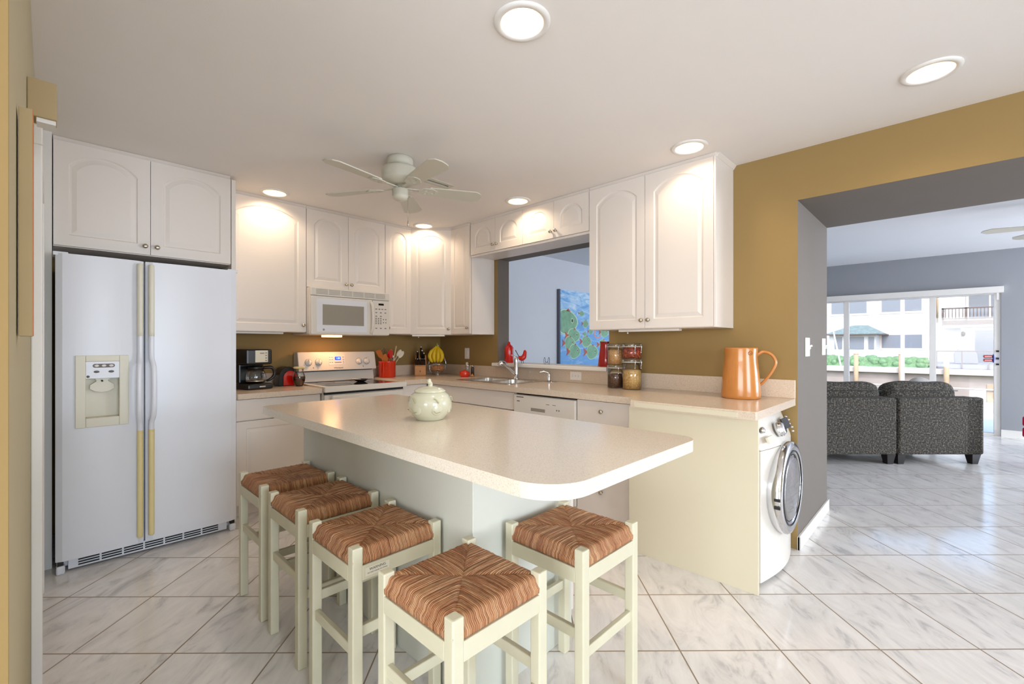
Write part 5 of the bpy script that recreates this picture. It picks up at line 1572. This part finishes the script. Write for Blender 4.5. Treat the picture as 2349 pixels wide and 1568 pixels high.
for z in (1.16, 1.06, 0.98):
    b = MB(); b.box(5.858, -4.748, z - 0.012, 5.872, -4.72, z + 0.012, 'dark'); obj('latch', b, t, 0.003)

# ------------------------------------------------------------------ sofa
def W(d, s):
    fw = Vector((math.cos(A), math.sin(A))); r = Vector((math.sin(A), -math.cos(A)))
    p = Vector((-3.1853, -4.2617)) + fw * d + r * s
    return p.x, p.y
def sofa(s0, s1, lab, arm, legs):
    x, y = W(4.68, (s0 + s1) / 2)
    w = (s1 - s0) / 2
    t = thing('sofa_section', lab, 'sofa', (x, y, 0), A - PI / 2, 'sections of the grey tweed sofa')
    R = INV[t.name].inverted()
    b = MB(); b.F = R; b.box(-w, 0.0, 0.105, w, 0.20, 0.695, 'tweed'); obj('backrest', b, t, 0.02, 3)
    b = MB(); b.F = R; b.box(-w, 0.19, 0.105, w, 0.92, 0.32, 'tweed'); obj('base', b, t, 0.02, 3)
    b = MB(); b.F = R; b.box(-w + 0.01, 0.22, 0.32, w - (0.19 if arm else 0.01), 0.94, 0.47, 'tweed'); obj('seat_cushion', b, t, 0.05, 4)
    if arm:
        b = MB(); b.F = R; b.prism([(0.0, 0.105), (0.93, 0.105), (0.93, 0.60), (0.3, 0.66), (0.06, 0.70), (0.0, 0.695)], w - 0.19, w + 0.012, 'tweed', 'x'); obj('armrest', b, t, 0.02, 3)
    # plump back cushion
    b = MB()
    cw = w - (0.10 if arm else 0.01)
    n = 26
    vs = {}
    c0 = -w + 0.0 + (0.0)
    x0, x1 = -w + 0.005, w - (0.09 if arm else 0.005)
    pts = []
    N1, N2 = 26, 16
    for i in range(N1 + 1):
        for j in range(N2):
            u = -1 + 2 * i / N1
            a = 2 * PI * j / N2
            e = (1 - abs(u) ** 5) ** 0.35
            yy = 0.255 + 0.115 * e * math.cos(a)
            hz = 0.205 * (0.9 + 0.1 * e) * (1 - 0.03 * math.sin(u * 5 + w))
            zz = 0.645 + hz * math.copysign(abs(math.sin(a)) ** 0.7, math.sin(a)) * (0.55 + 0.45 * e)
            pts.append(((x0 + x1) / 2 + (x1 - x0) / 2 * u, yy, zz))
    fs = [(i * N2 + j, i * N2 + (j + 1) % N2, (i + 1) * N2 + (j + 1) % N2, (i + 1) * N2 + j) for i in range(N1) for j in range(N2)]
    fs += [tuple(range(N2 - 1, -1, -1)), tuple(N1 * N2 + j for j in range(N2))]
    b.F = R; b.add(pts, fs, 'tweed', True); cu = obj('back_cushion', b, t)
    b = MB(); b.F = R; b.tube([(x0 + 0.03, 0.15, 0.755), ((x0 + x1) / 2, 0.137, 0.762), (x1 - 0.03, 0.15, 0.755)], 0.004, 'dark', 6); obj('piping', b, cu)
    for lx, ly in legs:
        b = MB(); b.F = R
        lx *= w
        q, p_ = 0.045, 0.028
        b.add([(lx - q, ly - q, 0.106), (lx + q, ly - q, 0.106), (lx + q, ly + q, 0.106), (lx - q, ly + q, 0.106), (lx - p_, ly - p_, 0), (lx + p_, ly - p_, 0), (lx + p_, ly + p_, 0), (lx - p_, ly + p_, 0)],
              [(0, 1, 2, 3), (7, 6, 5, 4), (0, 4, 5, 1), (1, 5, 6, 2), (2, 6, 7, 3), (3, 7, 4, 0)], 'sofaleg')
        obj('leg', b, t)
sofa(4.025, 4.90, 'right section of the charcoal tweed sofa, with the armrest', True, ((-0.9, 0.06), (0.88, 0.06), (-0.9, 0.86), (0.88, 0.86)))
sofa(2.98, 4.005, 'left section of the charcoal tweed sofa, next to the grey jamb', False, ((-0.9, 0.06), (0.91, 0.06), (-0.9, 0.86), (0.91, 0.86)))
x, y = W(5.27, 4.92)
t = thing('throw_pillow', 'pale grey striped pillow behind the right sofa cushion', 'pillow', (x, y, 0.6), A - PI / 2)
R = INV[t.name].inverted()
b = MB(); b.F = R @ Matrix.Translation((-0.15, 0, 0.10)) @ Matrix.Rotation(math.radians(8), 4, 'Y'); b.ball((0, 0, 0), (0.17, 0.09, 0.17), 'stripe', 28, 16)
for k in range(-3, 4):
    pass
obj('cover', b, t)

# pink slatted chair at the right edge
x, y = W(4.55, 5.19)
t = thing('pink_chair', 'magenta slatted chair cut off by the right edge of the picture', 'chair', (x, y, 0), A - PI / 2)
R = INV[t.name].inverted()
for z in (0.475, 0.365):
    b = MB(); b.F = R; b.box(-0.022, -0.02, z - 0.05, 0.40, 0.02, z + 0.05, 'pink'); obj('back_slat', b, t, 0.018, 4)
for lx in (0.02, 0.36):
    b = MB(); b.F = R; b.box(lx - 0.012, -0.01, 0.0, lx + 0.012, 0.012, 0.42, 'trim'); obj('leg', b, t, 0.003)
    b = MB(); b.F = R; b.box(lx - 0.012, -0.355, 0.0, lx + 0.012, -0.33, 0.27, 'trim'); obj('leg', b, t, 0.003)
b = MB(); b.F = R; b.box(0.0, -0.37, 0.26, 0.38, -0.015, 0.285, 'pink'); obj('seat', b, t, 0.008)

# living room ceiling fan, two blades reach into view
lf = (3.10, -5.06)
t = thing('ceiling_fan', 'grey-white ceiling fan in the living room, only blade tips in view', 'fan', (lf[0], lf[1], 2.545))
b = MB(); b.lathe([(0.07, 0.0), (0.075, -0.03), (0.03, -0.05), (0.02, -0.14), (0.1, -0.16), (0.11, -0.22), (0.06, -0.26), (0, -0.27)], 'cooler', (lf[0], lf[1], 2.545), 32); obj('motor_housing', b, t)
for k in range(5):
    a = math.radians(104 - 62 + 72 * k) if False else math.radians(105 + 72 * k)
    b = MB(); b.F = Matrix.Translation((lf[0], lf[1], 2.31)) @ Matrix.Rotation(a, 4, 'Z') @ Matrix.Rotation(math.radians(10), 4, 'X'); b.prism([(0.1, -0.04), (0.55, -0.06), (0.6, -0.02), (0.6, 0.02), (0.55, 0.06), (0.1, 0.04)], -0.003, 0.003, 'cooler'); obj('blade', b, t)

# ------------------------------------------------------------------ outdoors
b = MB(); b.box(6.0, -14, -0.2, 9.0, 10, -0.03, 'patio'); o = struct('floor_patio', b)
b = MB(); b.box(9.0, -14, -0.2, 9.25, 10, 0.15, 'cap'); struct('trim_patio_kerb', b)
b = MB(); b.box(9.25, -16, -0.3, 12.0, 14, -0.12, 'conc'); struct('floor_dock', b)
b = MB(); b.box(9.0, -40, -1.7, 28.88, 30, -1.6, 'water'); o = obj('canal', b); o['kind'] = 'stuff'; tag(o, 'grey-green canal water between the patio and the far seawall', 'water')
b = MB(); b.box(29.0, -40, -3, 60, 30, -0.02, 'patio'); struct('ground_far', b)
t = thing('seawall', 'stained concrete seawall with pale cap across the canal', 'seawall', (29, -3, -1.7))
b = MB(); b.box(28.9, -30, -1.75, 29.0, 20, -0.28, 'conc'); obj('wall_face', b, t)
b = MB(); b.box(28.6, -30, -0.28, 29.4, 20, -0.01, 'cap'); obj('cap', b, t, 0.03)
t = thing('patio_post', 'thin grey patio screen post outside, between the two door mullions', 'post', (8.9, -4.3, 0))
b = MB(); b.box(8.9, -3.61, -0.03, 8.95, -3.545, 2.6, 'cap')
obj('shaft', b, t, 0.004)
b = MB(); b.cyl((11.0, -16, 0.27), (11.0, 12, 0.27), 0.018, 'trim', n=8)
tag(obj('dock_rail', b), 'white horizontal dock rail just outside the patio', 'rail')
b = MB(); b.box(11.03, -4.98, -0.12, 11.15, -4.84, 0.38, 'post'); tag(obj('dock_post', b, None, 0.01), 'short weathered wooden post beside the patio door frame', 'post')

t = thing('house', 'white two-storey stucco house across the canal', 'house', (36, -3, 0))
b = MB(); b.box(34, -4.0, -0.02, 44, 16, 6.2, 'house'); b.box(35.5, -16, -0.02, 44, -4.0, 6.2, 'house'); b.box(34.0, -4.75, -0.02, 35.6, -4.0, 6.2, 'house'); obj('walls', b, t)
b = MB(); b.box(33.3, -16.5, 6.2, 45, 16.5, 6.5, 'roofm'); obj('roof', b, t)
def hwin(y0, y1, z0, z1, x=34.0, mull=1):
    b = MB(); b.box(x - 0.05, y0 - 0.12, z0 - 0.12, x - 0.001, y1 + 0.12, z1 + 0.12, 'cap'); w_ = obj('window', b, t)
    b = MB()
    n = mull + 1
    for i in range(n):
        a0 = y0 + (y1 - y0) * i / n + (0.04 if i else 0); a1 = y0 + (y1 - y0) * (i + 1) / n - (0.04 if i < n - 1 else 0)
        b.box(x - 0.06, a0, z0, x - 0.05, a1, z1, 'housewin')
    obj('pane', b, w_)
hwin(-0.39, 1.5, 3.30, 4.15); hwin(-3.04, -1.15, 3.32, 4.18); hwin(-3.06, -1.16, 1.03, 1.86, mull=0)
b = MB(); b.box(31.9, -1.05, -0.02, 34.05, 1.3, 1.86, 'house'); by_ = obj('bay', b, t)
b = MB()
b.box(31.84, -0.48, 0.97, 31.9, 0.42, 1.72, 'housewin'); b.box(31.84, -0.97, 0.97, 31.9, -0.70, 1.72, 'housewin'); b.box(31.84, 0.62, 0.97, 31.9, 1.0, 1.72, 'housewin'); obj('bay_windows', b, by_)
b = MB(); b.add([(31.5, -1.47, 1.90), (31.5, 1.5, 1.90), (34.1, 1.5, 1.90), (34.1, -1.47, 1.90), (32.9, -0.45, 2.47), (32.9, 0.25, 2.47), (34.1, 0.25, 2.52), (34.1, -0.45, 2.52)],
               [(0, 1, 5, 4), (1, 2, 6, 5), (2, 3, 7, 6), (3, 0, 4, 7), (4, 5, 6, 7), (3, 2, 1, 0)], 'roofm'); b.box(31.48, -1.5, 1.84, 34.0, 1.5, 1.905, 'brown'); obj('bay_roof', b, t)
# right wing with balcony
hwin(-8.6, -5.35, 0.15, 2.1, 35.5, 3); hwin(-8.6, -5.1, 2.75, 4.3, 35.5, 3)
t = thing('balcony', 'brown wooden balcony with spindles on the white house', 'balcony', (33, -6, 2.3))
b = MB(); b.box(31.2, -9, 2.20, 33.98, -4.0, 2.32, 'house'); b.box(31.15, -9, 2.32, 33.98, -3.97, 2.56, 'brown'); obj('deck', b, t)
b = MB(); b.box(31.12, -9, 3.18, 31.22, -3.95, 3.25, 'brown'); b.box(31.12, -4.05, 3.18, 33.98, -3.95, 3.25, 'brown'); b.box(31.12, -9, 2.62, 31.2, -3.95, 2.68, 'brown'); obj('handrail', b, t)
for y in (-4.0, -4.9, -6.0, -7.1, -8.2):
    b = MB(); b.box(31.12, y - 0.05, 2.5, 31.22, y + 0.05, 3.25, 'brown'); obj('post', b, t)
for k in range(34):
    y = -4.1 - k * 0.135
    b = MB(); b.box(31.14, y - 0.018, 2.6, 31.18, y + 0.018, 3.2, 'brown'); obj('spindle', b, t)
t = thing('deck_railing', 'grey railing along the raised deck of the white house', 'railing', (29.6, -6, 0.2))
b = MB(); b.box(29.55, -10, 0.87, 29.62, -3.75, 0.93, 'brown'); obj('top_rail', b, t)
for k in range(6):
    b = MB(); b.box(29.56, -3.8 - k * 0.95, 0.0, 29.61, -3.75 - k * 0.95, 0.9, 'brown'); obj('post', b, t)
b = MB(); b.box(29.64, -10, -0.01, 33.95, -3.72, 0.22, 'cover'); tag(obj('wooden_deck', b), 'raised grey deck behind the railing across the canal', 'deck')
b = MB(); b.prism([(-4.45, 0.23), (-4.42, 0.75), (-4.6, 1.0), (-5.15, 1.0), (-5.3, 0.75), (-5.35, 0.23)], 30.6, 31.6, 'cover', 'x')
tag(obj('covered_grill', b, None, 0.05), 'grey covered barbecue grill on the deck across the canal', 'grill')
b = MB(); b.lathe([(0.05, 0), (0.1, 0.08), (0.11, 0.22), (0.03, 0.3), (0, 0.31)], 'dark', (35.42, -4.5 - 0.35, 1.75), 12); tag(obj('wall_lantern', b), 'small dark lantern on the white house beside the lower glass doors', 'lantern')
# hedge
b = MB()
rnd = random.Random(5)
for k in range(150):
    y = -3.4 + rnd.random() * 8; z = rnd.random() * 0.38 + 0.1; x = 30.1 + rnd.random() * 0.5
    b.ball((x, y, z), (0.2, 0.16 + rnd.random() * 0.06, 0.14 + rnd.random() * 0.05), 'hedge', 8, 6)
b.box(30.1, -3.42, -0.02, 30.8, 4.6, 0.52, 'hedge')
tag(obj('hedge', b), 'clipped green hedge in front of the white house across the canal', 'hedge')
for (y, x, lab) in ((-0.5, 28.4, 'wooden piling at the seawall, in front of the left part of the hedge'), (-2.42, 28.4, 'wooden piling at the seawall, in front of the right part of the hedge'), (-4.15, 28.4, 'wooden piling at the seawall in front of the raised deck')):
    t = thing('piling', lab, 'piling', (x, y, -1.6), 0, 'wooden pilings along the seawall')
    b = MB(); b.cyl((x, y, -1.6), (x, y, 0.70), 0.11, 'post', n=14); obj('shaft', b, t)
    b = MB(); b.cyl((x, y, 0.70), (x, y, 0.74), 0.115, 'post', n=14); obj('cap', b, t)
t = thing('flagpole', 'thin white pole standing before the hedge, leaning slightly', 'pole', (28.6, 0.35, -0.1))
b = MB(); b.cyl((28.8, 0.25, -0.01), (28.8, 0.62, 2.1), 0.05, 'trim', 0.035, n=10); obj('shaft', b, t)
t = thing('boat', 'small boat under a blue and white cover in the canal', 'boat', (20, 0.9, -1.6))
b = MB(); b.prism([(-0.2, -0.55), (-0.2, -1.2), (0.2, -1.6), (1.9, -1.6), (2.2, -0.55)], 19, 22, 'bluecloth', 'x'); obj('hull', b, t, 0.05)
b = MB(); b.prism([(-0.35, -0.55), (2.3, -0.55), (1.9, -0.34), (0.1, -0.34)], 18.9, 22.1, 'trim', 'x'); obj('cover', b, t, 0.04)
b = MB(); b.box(6.75, -12, 2.58, 6.85, 9, 2.75, 'trim'); struct('trim_patio_beam', b)
# wind chime
t = thing('wind_chime', 'bamboo wind chime hanging outside the patio doors', 'wind chime', (6.8, -4.085, 2.0))
b = MB(); b.cyl((6.8, -4.085, 2.0), (6.8, -4.085, 2.02), 0.055, 'bamboo', n=16); b.cyl((6.8, -4.085, 2.02), (6.8, -4.085, 2.58), 0.002, 'bamboo', n=5); obj('crown', b, t)
for k in range(6):
    a = 2 * PI * k / 6
    b = MB(); b.cyl((6.8 + 0.042 * math.cos(a), -4.085 + 0.042 * math.sin(a), 1.99), (6.8 + 0.042 * math.cos(a), -4.085 + 0.042 * math.sin(a), 1.66 - 0.03 * (k % 3)), 0.014, 'bamboo', n=10); obj('tube', b, t)
